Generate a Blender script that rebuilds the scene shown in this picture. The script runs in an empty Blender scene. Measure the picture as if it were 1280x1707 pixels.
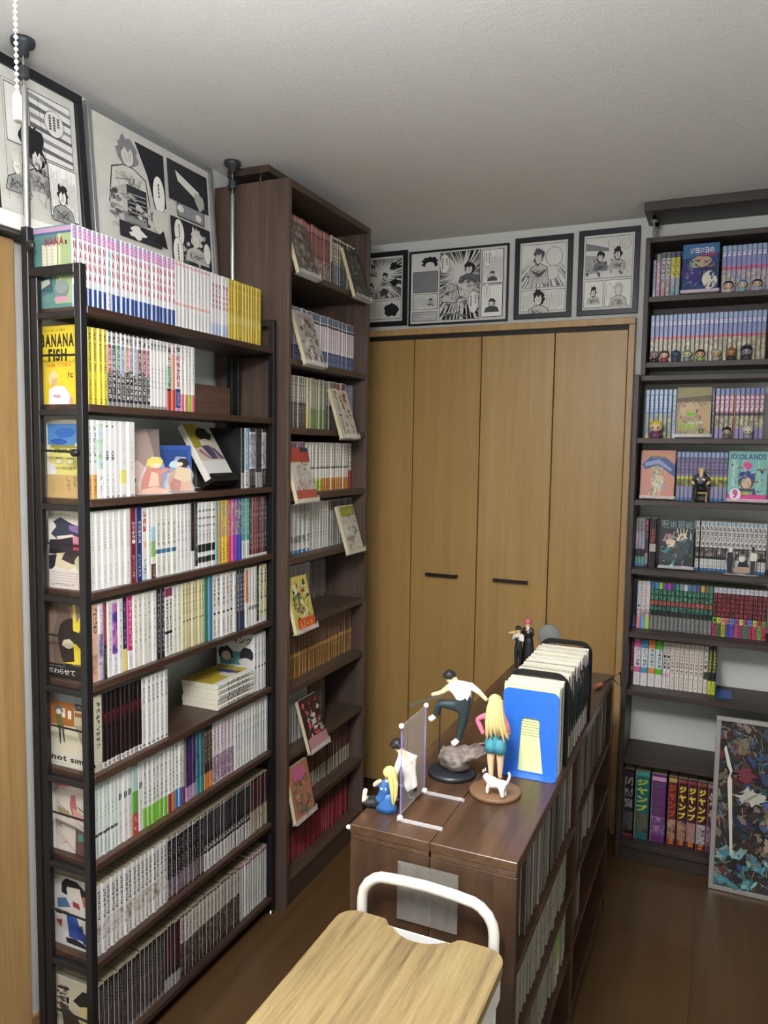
import bpy, bmesh, math, random
from math import sin, cos, pi, radians
from mathutils import Vector, Matrix
random.seed(7)
SC = bpy.context.scene
COL = SC.collection
def hx(s, a=1.0):
    s = s.lstrip('#'); v = [int(s[i:i+2], 16)/255 for i in (0, 2, 4)]
    return tuple(x/12.92 if x <= .04045 else ((x+.055)/1.055)**2.4 for x in v) + (a,)

# ------------------------------------------------------------ camera, world, light, exposure
F_PX, CAM_H, YAW, PITCH, ROLL = 1276.84, 1.5205, .4183, .0825, .0148
fwd = Vector((-sin(YAW)*cos(PITCH), cos(YAW)*cos(PITCH), -sin(PITCH)))
r0 = Vector((cos(YAW), sin(YAW), 0)); u0 = r0.cross(fwd)
right = r0*cos(ROLL) + u0*sin(ROLL); up = -r0*sin(ROLL) + u0*cos(ROLL)
cam_data = bpy.data.cameras.new('camera'); cam = bpy.data.objects.new('camera', cam_data); COL.objects.link(cam)
cam.matrix_world = Matrix(((right.x, up.x, -fwd.x, 0), (right.y, up.y, -fwd.y, 0), (right.z, up.z, -fwd.z, CAM_H), (0, 0, 0, 1)))
cam_data.sensor_fit = 'VERTICAL'; cam_data.sensor_height = 36; cam_data.lens = 36*F_PX/1707
cam_data.clip_start = .02; cam_data.clip_end = 50
SC.camera = cam
world = bpy.data.worlds.new('room_dark'); SC.world = world; world.use_nodes = True
world.node_tree.nodes['Background'].inputs[0].default_value = (0, 0, 0, 1)
SC.view_settings.view_transform = 'Standard'; SC.view_settings.look = 'None'
SC.view_settings.exposure = 2.75; SC.view_settings.gamma = 1; SC.view_settings.use_curve_mapping = False
LAMP_POS = (-.42, .366, 2.40); LAMP_POWER = 16.0; LAMP_COLOUR = '#fbfbff'

# ------------------------------------------------------------ tagging
def tag(o, label=None, cat=None, group=None, kind=None):
    if label: o['label'] = label
    if cat: o['category'] = cat
    if group: o['group'] = group
    if kind: o['kind'] = kind
    return o
def empty(name, loc=(0, 0, 0), rot=(0, 0, 0), label=None, cat=None, group=None, kind=None):
    o = bpy.data.objects.new(name, None); o.empty_display_size = .02; COL.objects.link(o)
    o.location = loc; o.rotation_euler = rot
    return tag(o, label, cat, group, kind)
def link(name, mesh, parent=None, loc=(0, 0, 0), rot=(0, 0, 0)):
    o = bpy.data.objects.new(name, mesh); COL.objects.link(o); o.location = loc; o.rotation_euler = rot
    if parent: o.parent = parent
    return o
ORD = 'first second third fourth fifth sixth seventh eighth ninth tenth eleventh twelfth thirteenth fourteenth fifteenth sixteenth seventeenth eighteenth nineteenth twentieth'.split()
TENS = {2: 'twenty', 3: 'thirty', 4: 'forty', 5: 'fifty', 6: 'sixty', 7: 'seventy', 8: 'eighty', 9: 'ninety'}
def ordinal(n):
    if n <= 20: return ORD[n-1]
    t, u = divmod(n, 10)
    return (TENS[t][:-1] + 'ieth') if u == 0 else TENS[t] + '-' + ORD[u-1]

# ------------------------------------------------------------ mesh builder
class MB:
    def __init__(s): s.v = []; s.f = []; s.m = []; s.smooth = []
    def add(s, vs, fs, m=0, sm=False):
        b = len(s.v); s.v += [tuple(v) for v in vs]
        for f in fs: s.f.append(tuple(b+i for i in f)); s.m.append(m); s.smooth.append(sm)
        return s
    def box(s, x0, x1, y0, y1, z0, z1, m=0, b=0.0):
        if b <= 0:
            vs = [(x, y, z) for z in (z0, z1) for y in (y0, y1) for x in (x0, x1)]
            return s.add(vs, [(0, 2, 3, 1), (4, 5, 7, 6), (0, 1, 5, 4), (2, 6, 7, 3), (0, 4, 6, 2), (1, 3, 7, 5)], m)
        bm = bmesh.new(); bmesh.ops.create_cube(bm, size=1)
        for v in bm.verts: v.co = Vector(((x0+x1)/2 + v.co.x*(x1-x0), (y0+y1)/2 + v.co.y*(y1-y0), (z0+z1)/2 + v.co.z*(z1-z0)))
        bmesh.ops.bevel(bm, geom=bm.edges[:], offset=b, segments=1, affect='EDGES', profile=.5)
        return s.bm(bm, m)
    def bm(s, bm, m=0, sm=False, M=None):
        bm.verts.index_update()
        s.add([(M @ v.co if M else v.co.copy()) for v in bm.verts], [[v.index for v in f.verts] for f in bm.faces], m, sm); bm.free(); return s
    def prism(s, pts, h0, h1, axis='z', m=0, sm=False):
        n = len(pts)
        def P(a, b, h): return {'z': (a, b, h), 'y': (a, h, b), 'x': (h, a, b)}[axis]
        vs = [P(a, b, h0) for a, b in pts] + [P(a, b, h1) for a, b in pts]
        s.add(vs, [tuple(range(n))[::-1], tuple(range(n, 2*n))], m)
        return s.add(vs, [(i, (i+1) % n, n+(i+1) % n, n+i) for i in range(n)], m, sm)
    def tube(s, path, r, seg=8, m=0, cap=True, closed=False):
        P = [Vector(p) for p in path]; n = len(P); R = r if isinstance(r, (list, tuple)) else [r]*n
        rings = []; prev = None
        for i, p in enumerate(P):
            if closed: t = P[(i+1) % n]-P[i-1]
            else: t = (P[min(i+1, n-1)]-P[max(i-1, 0)])
            t = t.normalized() if t.length > 1e-9 else Vector((0, 0, 1))
            a = prev if prev is not None else (Vector((0, 0, 1)) if abs(t.z) < .9 else Vector((1, 0, 0)))
            a = (a - t*a.dot(t)).normalized(); prev = a; b = t.cross(a)
            rings.append([p + (a*cos(2*pi*k/seg)+b*sin(2*pi*k/seg))*R[i] for k in range(seg)])
        vs = [v for rg in rings for v in rg]; fs = []
        for i in range(n if closed else n-1):
            j = (i+1) % n
            for k in range(seg): fs.append((i*seg+k, i*seg+(k+1) % seg, j*seg+(k+1) % seg, j*seg+k))
        s.add(vs, fs, m, True)
        if cap and not closed: s.add(vs[:seg], [tuple(range(seg))[::-1]], m); s.add(vs[-seg:], [tuple(range(seg))], m)
        return s
    def lathe(s, prof, seg=20, m=0, c=(0, 0, 0), sm=True, sx=1, sy=1):
        vs = [(c[0]+r*cos(2*pi*k/seg)*sx, c[1]+r*sin(2*pi*k/seg)*sy, c[2]+z) for r, z in prof for k in range(seg)]; n = len(prof)
        fs = [(i*seg+k, i*seg+(k+1) % seg, (i+1)*seg+(k+1) % seg, (i+1)*seg+k) for i in range(n-1) for k in range(seg)]
        if prof[0][0] > 1e-5: fs.append(tuple(range(seg))[::-1])
        if prof[-1][0] > 1e-5: fs.append(tuple(range((n-1)*seg, n*seg)))
        return s.add(vs, fs, m, sm)
    def ball(s, c, r, seg=14, rings=9, m=0, sc=(1, 1, 1), M=None):
        vs = []; 
        for i in range(rings+1):
            a = pi*i/rings
            for k in range(seg):
                v = Vector((r*sin(a)*cos(2*pi*k/seg)*sc[0], r*sin(a)*sin(2*pi*k/seg)*sc[1], r*cos(a)*sc[2]))
                if M: v = M @ v
                vs.append(Vector(c)+v)
        fs = [(i*seg+k, (i+1)*seg+k, (i+1)*seg+(k+1) % seg, i*seg+(k+1) % seg) for i in range(rings) for k in range(seg)]
        return s.add(vs, fs, m, True)
    def mesh(s, name, mats):
        me = bpy.data.meshes.new(name); me.from_pydata(s.v, [], s.f)
        for mt in (mats if isinstance(mats, (list, tuple)) else [mats]): me.materials.append(mt)
        me.polygons.foreach_set('material_index', s.m); me.polygons.foreach_set('use_smooth', s.smooth); me.update()
        return me
    def build(s, name, mats, parent=None, loc=(0, 0, 0), rot=(0, 0, 0)): return link(name, s.mesh(name, mats), parent, loc, rot)
def bx(name, a, b, mat, parent=None, bev=.0012): return MB().box(a[0], b[0], a[1], b[1], a[2], b[2], 0, bev).build(name, mat, parent)

# ------------------------------------------------------------ material helpers
class NT:
    def __init__(s, name):
        s.mat = bpy.data.materials.new(name); s.mat.use_nodes = True; s.t = s.mat.node_tree
        s.b = s.t.nodes['Principled BSDF']; s.out = s.t.nodes['Material Output']
    def n(s, typ, **kw):
        x = s.t.nodes.new(typ)
        for k, v in kw.items(): setattr(x, k, v)
        return x
    def l(s, a, b): s.t.links.new(a, b)
    def put(s, sock, v):
        if isinstance(v, bpy.types.NodeSocket): s.l(v, sock)
        else: sock.default_value = v
    def m(s, op, a, b=0.0, c=None):
        x = s.n('ShaderNodeMath', operation=op); s.put(x.inputs[0], a); s.put(x.inputs[1], b)
        if c is not None: s.put(x.inputs[2], c)
        return x.outputs[0]
    def mix(s, f, a, b, mode='MIX'):
        x = s.n('ShaderNodeMix', data_type='RGBA', blend_type=mode); s.put(x.inputs[0], f); s.put(x.inputs[6], a); s.put(x.inputs[7], b); return x.outputs[2]
    def ramp(s, f, stops):
        x = s.n('ShaderNodeValToRGB'); s.l(f, x.inputs[0]); e = x.color_ramp.elements
        while len(e) < len(stops): e.new(.5)
        for i, (p, c) in enumerate(stops): e[i].position = p; e[i].color = c
        return x.outputs[0]
    def coord(s, kind='Object', scale=(1, 1, 1)):
        t = s.n('ShaderNodeTexCoord'); mp = s.n('ShaderNodeMapping'); mp.inputs['Scale'].default_value = scale; s.l(t.outputs[kind], mp.inputs[0]); return mp.outputs[0]
    def noise(s, co, scale, detail=3, rough=.55):
        x = s.n('ShaderNodeTexNoise'); x.inputs['Scale'].default_value = scale; x.inputs['Detail'].default_value = detail; x.inputs['Roughness'].default_value = rough; s.l(co, x.inputs['Vector']); return x
    def bump(s, h, strength=.3, dist=.001):
        x = s.n('ShaderNodeBump'); x.inputs['Strength'].default_value = strength; x.inputs['Distance'].default_value = dist; s.l(h, x.inputs['Height']); s.l(x.outputs[0], s.b.inputs['Normal'])
    def fin(s, col=None, rough=.5, metal=0, spec=None):
        if col is not None: s.put(s.b.inputs['Base Color'], col)
        s.put(s.b.inputs['Roughness'], rough); s.b.inputs['Metallic'].default_value = metal
        if spec is not None: s.b.inputs['Specular IOR Level'].default_value = spec
        return s.mat
_mc = {}
def plain(col, rough=.5, metal=0, var=.06, spec=None):
    key = (col, rough, metal)
    if key in _mc: return _mc[key]
    k = NT('paint_' + col.strip('#')); n = k.noise(k.coord('Object'), 60, 2)
    c = hx(col); c2 = tuple(x*(1-var) for x in c[:3]) + (1,)
    _mc[key] = k.fin(k.mix(n.outputs[0], c, c2), rough, metal, spec); return _mc[key]
def wood(name, dark, mid, light, axis, freq=1.0, rough=.45, bump=.15, rnd=.0):
    k = NT(name); sc = {'x': (1.2, 26, 26), 'y': (26, 1.2, 26), 'z': (26, 26, 1.2)}[axis]
    co = k.coord('Object', tuple(a*freq for a in sc))
    if rnd:
        oi = k.n('ShaderNodeObjectInfo'); ad = k.n('ShaderNodeVectorMath', operation='ADD'); cb = k.n('ShaderNodeCombineXYZ')
        for i in range(3): k.l(k.m('MULTIPLY', oi.outputs['Random'], 37.0+i*11), cb.inputs[i])
        k.l(co, ad.inputs[0]); k.l(cb.outputs[0], ad.inputs[1]); co = ad.outputs[0]
    n1 = k.noise(co, 1.0, 5, .62); n2 = k.noise(co, 5.5, 4, .7)
    f = k.m('ADD', k.m('MULTIPLY', n1.outputs[0], .68), k.m('MULTIPLY', n2.outputs[0], .32))
    c = k.ramp(f, [(.30, hx(dark)), (.50, hx(mid)), (.70, hx(light))])
    if rnd: c = k.mix(k.m('MULTIPLY', oi.outputs['Random'], rnd), c, hx(dark), 'MIX')
    k.bump(f, bump, .0006); return k.fin(c, rough)
def wallpaper(name, col, col2, scale=380, strength=.35, aniso=1.0):
    k = NT(name); co = k.coord('Object', (aniso, aniso, 1)); a = k.noise(co, scale, 4, .7); b = k.noise(co, scale*.22, 3, .6)
    h = k.m('ADD', k.m('MULTIPLY', a.outputs[0], .7), k.m('MULTIPLY', b.outputs[0], .5)); k.bump(h, strength, .0022)
    return k.fin(k.mix(a.outputs[0], hx(col), hx(col2)), .9, 0, .2)
def glass(name, col='#ffffff', rough=.02, alpha=.25):
    k = NT(name); k.b.inputs['Base Color'].default_value = hx(col); k.b.inputs['Roughness'].default_value = rough
    n = k.noise(k.coord('Object'), 30, 2); k.l(k.m('ADD', k.m('MULTIPLY', n.outputs[0], .06), alpha-.03), k.b.inputs['Alpha']); k.b.inputs['IOR'].default_value = 1.49
    return k.mat
M = {}
M['rack_shelf'] = wood('rustic_dark_board', '#241712', '#3c2a20', '#55402f', 'y', 1.0, .42, .2)
M['case'] = wood('dark_walnut_laminate', '#3c2f27', '#514137', '#625046', 'z', 1.5, .5, .12)
M['case_h'] = wood('dark_walnut_laminate_shelf', '#382b22', '#493a2f', '#584638', 'y', 1.5, .5, .12)
M['ebony'] = wood('dark_ebony_laminate', '#2c231f', '#3a302b', '#453934', 'z', 1.5, .5, .1)
M['ebony_h'] = wood('dark_ebony_laminate_shelf', '#2c231f', '#382e29', '#423732', 'x', 1.5, .5, .1)
M['island'] = wood('red_brown_laminate', '#2e2015', '#402c1e', '#513926', 'z', 1.3, .36, .12)
M['island_top'] = wood('red_brown_laminate_top', '#2e1f14', '#4a3424', '#654a37', 'y', 1.2, .30, .12)
M['oak'] = wood('pale_oak_board', '#54462c', '#897650', '#a08d63', 'y', 2.2, .42, .15)
M['maple'] = wood('maple_door_board', '#9c7a46', '#aa8850', '#b4945e', 'z', .8, .4, .06, .25)
M['maple_trim'] = wood('maple_trim_board', '#a48050', '#b4905e', '#c09e6c', 'z', 1.0, .42, .06)
M['casing'] = wood('oak_door_casing', '#866840', '#9a7a4e', '#a9895c', 'z', 1.4, .45, .1)
M['plank'] = wood('brown_floor_plank', '#43301c', '#4f3a22', '#5c452b', 'y', 1.0, .34, .08, .3)
M['crate'] = wood('rustic_crate_wood', '#33221a', '#4d372a', '#69503e', 'y', .9, .5, .2)
M['wall'] = wallpaper('woven_wallpaper', '#d9dad5', '#c6c9c4', 420, .5)
M['ceil'] = wallpaper('plaster_ceiling_paper', '#ecebe8', '#dfdedb', 260, .9)
M['white'] = plain('#e6e5df', .5); M['black'] = plain('#131314', .42); M['blackm'] = plain('#111214', .35)
M['chrome'] = plain('#c8c8c6', .22, 1.0); M['dark_metal'] = plain('#3b3c3e', .4, .6); M['cord'] = plain('#f4f2ea', .4)
M['acrylic'] = glass('clear_acrylic', '#f2f0f4', .03, .16); M['acrylic_edge'] = glass('clear_acrylic_edge', '#ffffff', .05, .24)
M['paper'] = plain('#c9bd98', .9, 0, .14); M['paper_shaded'] = plain('#8d8066', .9, 0, .2); M['paper_w'] = plain('#d9d3bf', .9, 0, .1)  # second paper darkened: shelf shade on low-tier book tops put into colour
def print_mat():
    k = NT('offset_print'); a = k.n('ShaderNodeAttribute', attribute_name='Col', attribute_type='GEOMETRY')
    n = k.noise(k.coord('Object'), 900, 2); return k.fin(k.mix(k.m('MULTIPLY', n.outputs[0], .03), a.outputs[0], (.5, .5, .5, 1)), .5, 0, .3)
M['print'] = print_mat()
# ------------------------------------------------------------ room shell
FLOOR = tag(MB().box(-1.56, 1.2, -1.2, 3.14, -.06, -.012).build('floor', plain('#2a1d12', .7)), 'brown wooden plank floor', None, None, 'structure')
x = -1.54; pi_ = 0
while x < 1.19:
    y = -1.2 + (pi_ % 2)*-.9
    while y < 3.1:
        a, b = max(y, -1.2), min(y+1.818, 3.10)
        if b - a > .02: bx('plank', (x+.0002, a+.0002, -.012), (min(x+.303, 1.2)-.0002, b-.0002, 0), M['plank'], FLOOR, 0)
        y += 1.818
    x += .303; pi_ += 1
tag(MB().box(-1.56, 1.22, -1.22, 3.14, 2.40, 2.46).build('ceiling', M['ceil']), 'off-white textured ceiling', None, None, 'structure')
tag(MB().box(-1.62, -1.54, -1.2, 3.14, 0, 2.40).build('wall_left', M['wall']), 'pale grey woven wallpaper wall behind the black rack', None, None, 'structure')
tag(MB().box(-1.56, 1.2, 3.10, 3.18, 0, 2.40).build('wall_back', M['wall']), 'pale wallpaper wall above the closet', None, None, 'structure')
tag(MB().box(1.2, 1.28, -1.2, 3.14, 0, 2.40).build('wall_right', M['wall']), 'pale wallpaper wall out of view', None, None, 'structure')
tag(MB().box(-1.56, 1.22, -1.28, -1.2, 0, 2.40).build('wall_rear', M['wall']), 'pale wallpaper wall behind the viewer', None, None, 'structure')
# closet: four folding panels, header, track and jambs
px_ = [-1.533, -1.2356, -.9384, -.6385, -.3605]
for i in range(4):
    d = tag(MB().box(px_[i]+.002, px_[i+1]-.002, 3.072, 3.096, .02, 1.985, 0, .002).build('door_%d' % (i+1), M['maple']), None, None, None, 'structure')
    if i in (1, 2):
        h0 = {1: (-1.159, -1.015), 2: (-.860, -.714)}[i]
        m = MB(); m.box(h0[0], h0[1], 3.048, 3.056, .980, .992, 0, .0015)
        for hx_ in (h0[0]+.004, h0[1]-.012): m.box(hx_, hx_+.008, 3.055, 3.074, .981, .991)
        m.build('door_handle', plain('#2e2a28', .4, .5), d)
    d['label'] = ['leftmost maple folding closet panel beside the tall bookcase', 'second maple closet panel with dark bar handle', 'third maple closet panel with dark bar handle', 'rightmost maple closet panel beside the dark bookcase'][i]
tag(MB().box(-1.535, -.36, 3.08, 3.10, 1.985, 2.004).build('trim_1', plain('#14110f', .6)), 'dark sliding track above the closet panels', None, None, 'structure')
tag(MB().box(-1.54, -.3365, 3.064, 3.10, 2.004, 2.030, 0, .002).build('trim_2', M['maple_trim']), 'maple header above the closet', None, None, 'structure')
tag(MB().box(-.3600, -.3365, 3.064, 3.10, 0, 2.0035, 0, .002).build('trim_3', M['maple_trim']), 'maple jamb right of the closet', None, None, 'structure')
tag(MB().box(-1.535, -.361, 3.06, 3.10, 0, .018).build('trim_4', plain('#3a2c20', .6)), 'dark bottom track of the closet', None, None, 'structure')
# left wall: oak door casing, white picture ledge, baseboard
tag(MB().box(-1.54, -1.512, 1.10, 1.296, 0, 1.985, 0, .003).build('trim_5', M['casing']), 'oak door casing at the left edge', None, None, 'structure')
tag(MB().box(-1.4815, -1.4745, .60, 2.06, 1.998, 2.034, 0, .0015).build('trim_6', M['white']), 'white picture ledge along the left wall', None, None, 'structure')
tag(MB().box(-1.54, -1.4820, .60, 2.06, 1.990, 2.011).build('trim_7', plain('#4a4a48', .6)), 'ledge base coloured dark as the shadow line under the white ledge', None, None, 'structure')  # base strip coloured dark for the shadow line under the ledge
tag(MB().box(-1.54, -1.530, 1.298, 3.09, 0, .078, 0, .002).build('baseboard_left', M['casing']), 'oak baseboard behind the black rack', None, None, 'structure')
# ceiling lamp (above the frame) with its pull chain
L = empty('ceiling_lamp', LAMP_POS, label='round white ceiling lamp with a beaded pull chain', cat='lamp')
k = NT('lamp_diffuser'); n = k.noise(k.coord('Object'), 20, 2)
k.b.inputs['Base Color'].default_value = hx('#f5f2ea'); k.b.inputs['Emission Color'].default_value = hx(LAMP_COLOUR)
k.l(k.m('MULTIPLY', k.m('ADD', k.m('MULTIPLY', n.outputs[0], .04), .98), LAMP_POWER), k.b.inputs['Emission Strength'])
MB().lathe([(.06, -.262), (.17, -.268), (.205, -.280), (.215, -.310), (.205, -.340), (.16, -.362), (.09, -.374), (.0001, -.376)][::-1], 40).build('diffuser', k.mat, L)
MB().lathe([(.0001, -.262), (.05, -.262), (.05, -.25), (.006, -.24), (.006, -.03), (.05, -.02), (.05, 0), (.0001, 0)], 40).build('base_ring', M['white'], L)
bp = MB().ball((0, 0, 0), .00128, 8, 6).mesh('bead', M['cord'])
zz, z = 1.7395-2.40, -.376
MB().tube([(.003, -.004, zz), (.003, -.004, z)], .0003, 5).build('chain_cord', M['cord'], L)
while zz < z: link('bead', bp, L, (.003, -.004, zz)); zz += .0037
MB().lathe([(.0001, 0), (.0021, .0003), (.0025, .0018), (.0025, .0150), (.0020, .0172), (.0010, .0185), (.0001, .0185)], 14, c=(.003, -.004, 1.7215-2.40)).build('pull_knob', plain('#e9e6d8', .4), L)

# ------------------------------------------------------------ black ladder rack
RZ = [1.822, 1.609, 1.397, 1.187, .975, .761, .5515, .311, .060]
RK = empty('ladder_bookshelf', (-1.37, 1.66, 0), label='tall black metal ladder rack with nine dark wooden shelves of manga', cat='bookshelf')
def rk(name, a, b, mat, bev=.0015): return MB().box(a[0]+1.37, b[0]+1.37, a[1]-1.66, b[1]-1.66, a[2], b[2], 0, bev).build(name, mat, RK)
for y0, y1 in ((1.265, 1.284), (2.036, 2.054)):
    rk('post', (-1.303, y0, .012), (-1.284, y1, 1.909), M['black'])
    rk('post', (-1.457, y0, .012), (-1.437, y1, 2.0 if y0 < 1.5 else 1.985), M['black'])
    rk('inner_stile', (-1.4368, y0+.004, .03), (-1.416, y1-.001, 1.8885), M['black'])
    rk('end_rail', (-1.437, y0, 1.889), (-1.303, y1, 1.909), M['black'])
    for z0 in RZ: rk('end_rail', (-1.4155, y0+.002, z0-.026), (-1.303, y1-.002, z0-.012), M['black'])
    for fx in (-1.294, -1.447): MB().lathe([(.012, 0), (.012, .004), (.005, .006), (.005, .013)], 12, c=(fx+1.37, (y0+y1)/2-1.66, 0)).build('foot', M['chrome'], RK)
for i, z0 in enumerate(RZ):
    rk('shelf', (-1.437, 1.285, z0-.017), (-1.2845, 2.0355, z0), M['rack_shelf'])
    if i: MB().tube([(-1.4155+1.37, 1.274-1.66, z0+.108), (-1.303+1.37, 1.274-1.66, z0+.106)], .0026, 6).build('side_rod', M['black'], RK)
MB().ball((-1.306+1.37, 1.262-1.66, RZ[2]+.104), .011, 12, 8, 0, (1, .6, .8)).build('clamp_knob', M['black'], RK)
MB().ball((-1.424+1.37, 1.262-1.66, 1.955), .013, 12, 8, 0, (1, .6, 1)).build('clamp_knob', M['black'], RK)
for yy, zt in ((1.2745, 2.0), (2.045, 1.985)):
    xx = -1.447+1.37 if yy < 1.5 else -1.4405+1.37
    p = MB().tube([(xx, yy-1.66, zt-.02), (xx, yy-1.66, 2.30)], .0078, 14).build('tension_pole', M['chrome'], RK)
    m = MB(); m.tube([(xx, yy-1.66, 2.295), (xx, yy-1.66, 2.372)], .0028, 8); m.build('threaded_rod', M['chrome'], p)
    m = MB(); m.lathe([(.0105, 2.318), (.012, 2.322), (.012, 2.340), (.0105, 2.343)], 10, c=(xx, yy-1.66, 0), sm=False); m.box(xx-.016, xx-.008, yy-1.66-.005, yy-1.66+.005, 2.318, 2.330); m.build('lock_nut', plain('#2c3136', .5), p)
    MB().lathe([(.012, 2.366), (.013, 2.380), (.024, 2.387), (.026, 2.394), (.025, 2.3995), (.0001, 2.3995)], 20, c=(xx, yy-1.66, 0)).build('ceiling_pad', plain('#2c3136', .5), p)

# ------------------------------------------------------------ tall brown bookcase on the left
TZ = [2.083, 1.800, 1.583, 1.368, 1.163, .943, .735, .515, .303, .088]
TC = empty('tall_bookcase', (-1.39, 2.37, 0), label='tall brown wooden bookcase beyond the black rack with tilted covers on shelves', cat='bookcase')
def tc(name, a, b, mat, par=None, bev=.0012): return MB().box(a[0]+1.39, b[0]+1.39, a[1]-2.37, b[1]-2.37, a[2], b[2], 0, bev).build(name, mat, par or TC)
tc('side_panel', (-1.53, 2.075, 0), (-1.255, 2.094, 2.34), M['case']); tc('side_panel', (-1.53, 2.647, 0), (-1.255, 2.666, 2.34), M['case'])
tc('top_panel', (-1.53, 2.0945, 2.318), (-1.255, 2.6465, 2.34), M['case_h']); tc('back_panel', (-1.532, 2.0945, .0), (-1.525, 2.6465, 2.317), M['case'])
for z0 in TZ: tc('shelf', (-1.5245, 2.0945, z0-.020), (-1.2585, 2.6465, z0), M['case_h'])
tc('kick_board', (-1.275, 2.0945, 0), (-1.262, 2.6465, .067), M['case_h'])
tp = tc('ceiling_brace', (-1.50, 2.10, 2.376), (-1.345, 2.58, 2.398), M['case_h'])
for yy in (2.14, 2.5):
    MB().tube([(-1.40+1.39, yy-2.37, 2.34), (-1.40+1.39, yy-2.37, 2.376)], .004, 8).build('jack_bolt', M['chrome'], TC)

# ------------------------------------------------------------ dark bookcase on the right: deep lower unit, shallow upper unit
RS = [2.076, 1.844, 1.572, 1.350, 1.100, .867, .650, .393, .072]
RC = empty('dark_bookcase', (.1, 2.99, 0), label='dark brown bookcase with open back right of the closet', cat='bookcase')
def rc(name, a, b, mat, par, o, bev=.0012): return MB().box(a[0]-o[0], b[0]-o[0], a[1]-o[1], b[1]-o[1], a[2]-o[2], b[2]-o[2], 0, bev).build(name, mat, par)
o = (.1, 2.99, 0); XR0, XR1 = -.3128, .53
rc('side_panel', (XR0, 2.88, 0), (XR0+.0165, 3.097, 1.797), M['ebony'], RC, o); rc('side_panel', (XR1-.0165, 2.88, 0), (XR1, 3.097, 1.797), M['ebony'], RC, o)
for z0 in RS[2:]: rc('shelf', (XR0+.017, 2.882, z0-.019), (XR1-.017, 3.096, z0), M['ebony_h'], RC, o)
rc('kick_board', (XR0+.017, 2.892, 0), (XR1-.017, 2.905, .052), M['ebony_h'], RC, o)
rc('back_panel', (XR0+.017, 3.088, .072), (XR1-.017, 3.096, .374), M['ebony'], RC, o)
rc('top_panel', (XR0+.017, 2.93, 1.778), (XR1-.017, 3.096, 1.797), M['ebony_h'], RC, o)
UC = empty('upper_bookcase', (.1, 3.02, 1.7975), label='shallow upper bookcase standing on the dark bookcase under the ceiling', cat='bookcase'); o = (.1, 3.02, 1.7975)
XU = -.298
rc('side_panel', (XU, 2.935, 1.7978), (XU+.0165, 3.097, 2.283), M['ebony'], UC, o); rc('side_panel', (XR1-.0165, 2.935, 1.7978), (XR1, 3.097, 2.283), M['ebony'], UC, o)
for z0 in RS[:2]: rc('shelf', (XU+.017, 2.937, z0-.019), (XR1-.017, 3.096, z0), M['ebony_h'], UC, o)
rc('top_panel', (XU+.017, 2.937, 2.265), (XR1-.017, 3.096, 2.283), M['ebony_h'], UC, o); rc('back_panel', (XU+.017, 3.09, 1.845), (XR1-.017, 3.0965, 2.264), M['ebony'], UC, o)
CB = empty('ceiling_brace', (.1, 3.0, 2.2835), label='dark tension board pressed to the ceiling above the right bookcase', cat='brace')
MB().box(-.405, .43, -.095, .095, .082, .1155, 0, .002).build('brace_board', M['ebony_h'], CB)
for xx in (-.375, .39):
    for yy in (-.04, .06):
        MB().tube([(xx, yy, 0), (xx, yy, .075)], .0042, 8).build('jack_bolt', M['chrome'], CB)
        MB().lathe([(.012, .060), (.012, .066), (.007, .068), (.007, .082)], 12, c=(xx, yy, 0)).build('jack_foot', M['chrome'], CB)

# ------------------------------------------------------------ low double bookshelf in the middle (four units back to back)
IZ = [.584, .425, .250, .070]
IL = [('low brown bookshelf unit at near left of the island', -.633, -.4685, 1.283, 1.9145), ('low brown bookshelf unit at near right, pages showing on its open side', -.4675, -.303, 1.283, 1.9145),
      ('low brown bookshelf unit at far left of the island under the black-haired figurine', -.633, -.4685, 1.9155, 2.55), ('low brown bookshelf unit at far right by the closet, open side facing right', -.4675, -.303, 1.9155, 2.55)]
for lab, xa, xb, ya, yb in IL:
    U = empty('low_bookshelf', ((xa+xb)/2, (ya+yb)/2, 0), label=lab, cat='bookshelf', group='low shelf units of the island'); o = ((xa+xb)/2, (ya+yb)/2, 0)
    rc('side_panel', (xa, ya+.003, 0), (xb-.0, ya+.019, .765), M['island'], U, o); rc('side_panel', (xa, yb-.019, 0), (xb, yb-.003, .765), M['island'], U, o)
    T = rc('top_board', (xa, ya, .777), (xb, yb, .795), M['island_top'], U, o); rc('top_moulding', (xa+.0015, ya+.0015, .7655), (xb-.0015, yb-.0015, .7768), M['island_top'], U, o)
    outer = xb < -.4
    bk = (xb-.006, xb) if outer else (xa, xa+.006)
    rc('back_panel', (bk[0], ya+.0195, .0), (bk[1], yb-.0195, .765), M['island'], U, o)
    xs = (xa, xb-.0065) if outer else (xa+.0065, xb)
    for z0 in IZ: rc('shelf', (xs[0], ya+.0195, z0-.014), (xs[1], yb-.0195, z0), M['island'], U, o)
    rc('kick_board', (xs[0]+.006, ya+.0195, 0), (xs[1]-.006, yb-.0195, .054), M['island'], U, o)
k = NT('silvery_plastic'); nn = k.noise(k.coord('Object', (9, 1, 2)), 6, 3); k.l(k.m('ADD', k.m('MULTIPLY', nn.outputs[0], .5), .08), k.b.inputs['Alpha']); k.b.inputs['Coat Weight'].default_value = .6; k.fin(hx('#9a958e'), .15)
tag(MB().box(-.531, -.411, 1.2824, 1.2836, .632, .746).build('plastic_sleeve', k.mat, loc=(0, -.0002, 0)), 'silvery clear plastic sleeve taped to the end of the low shelf', 'sleeve')
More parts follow.
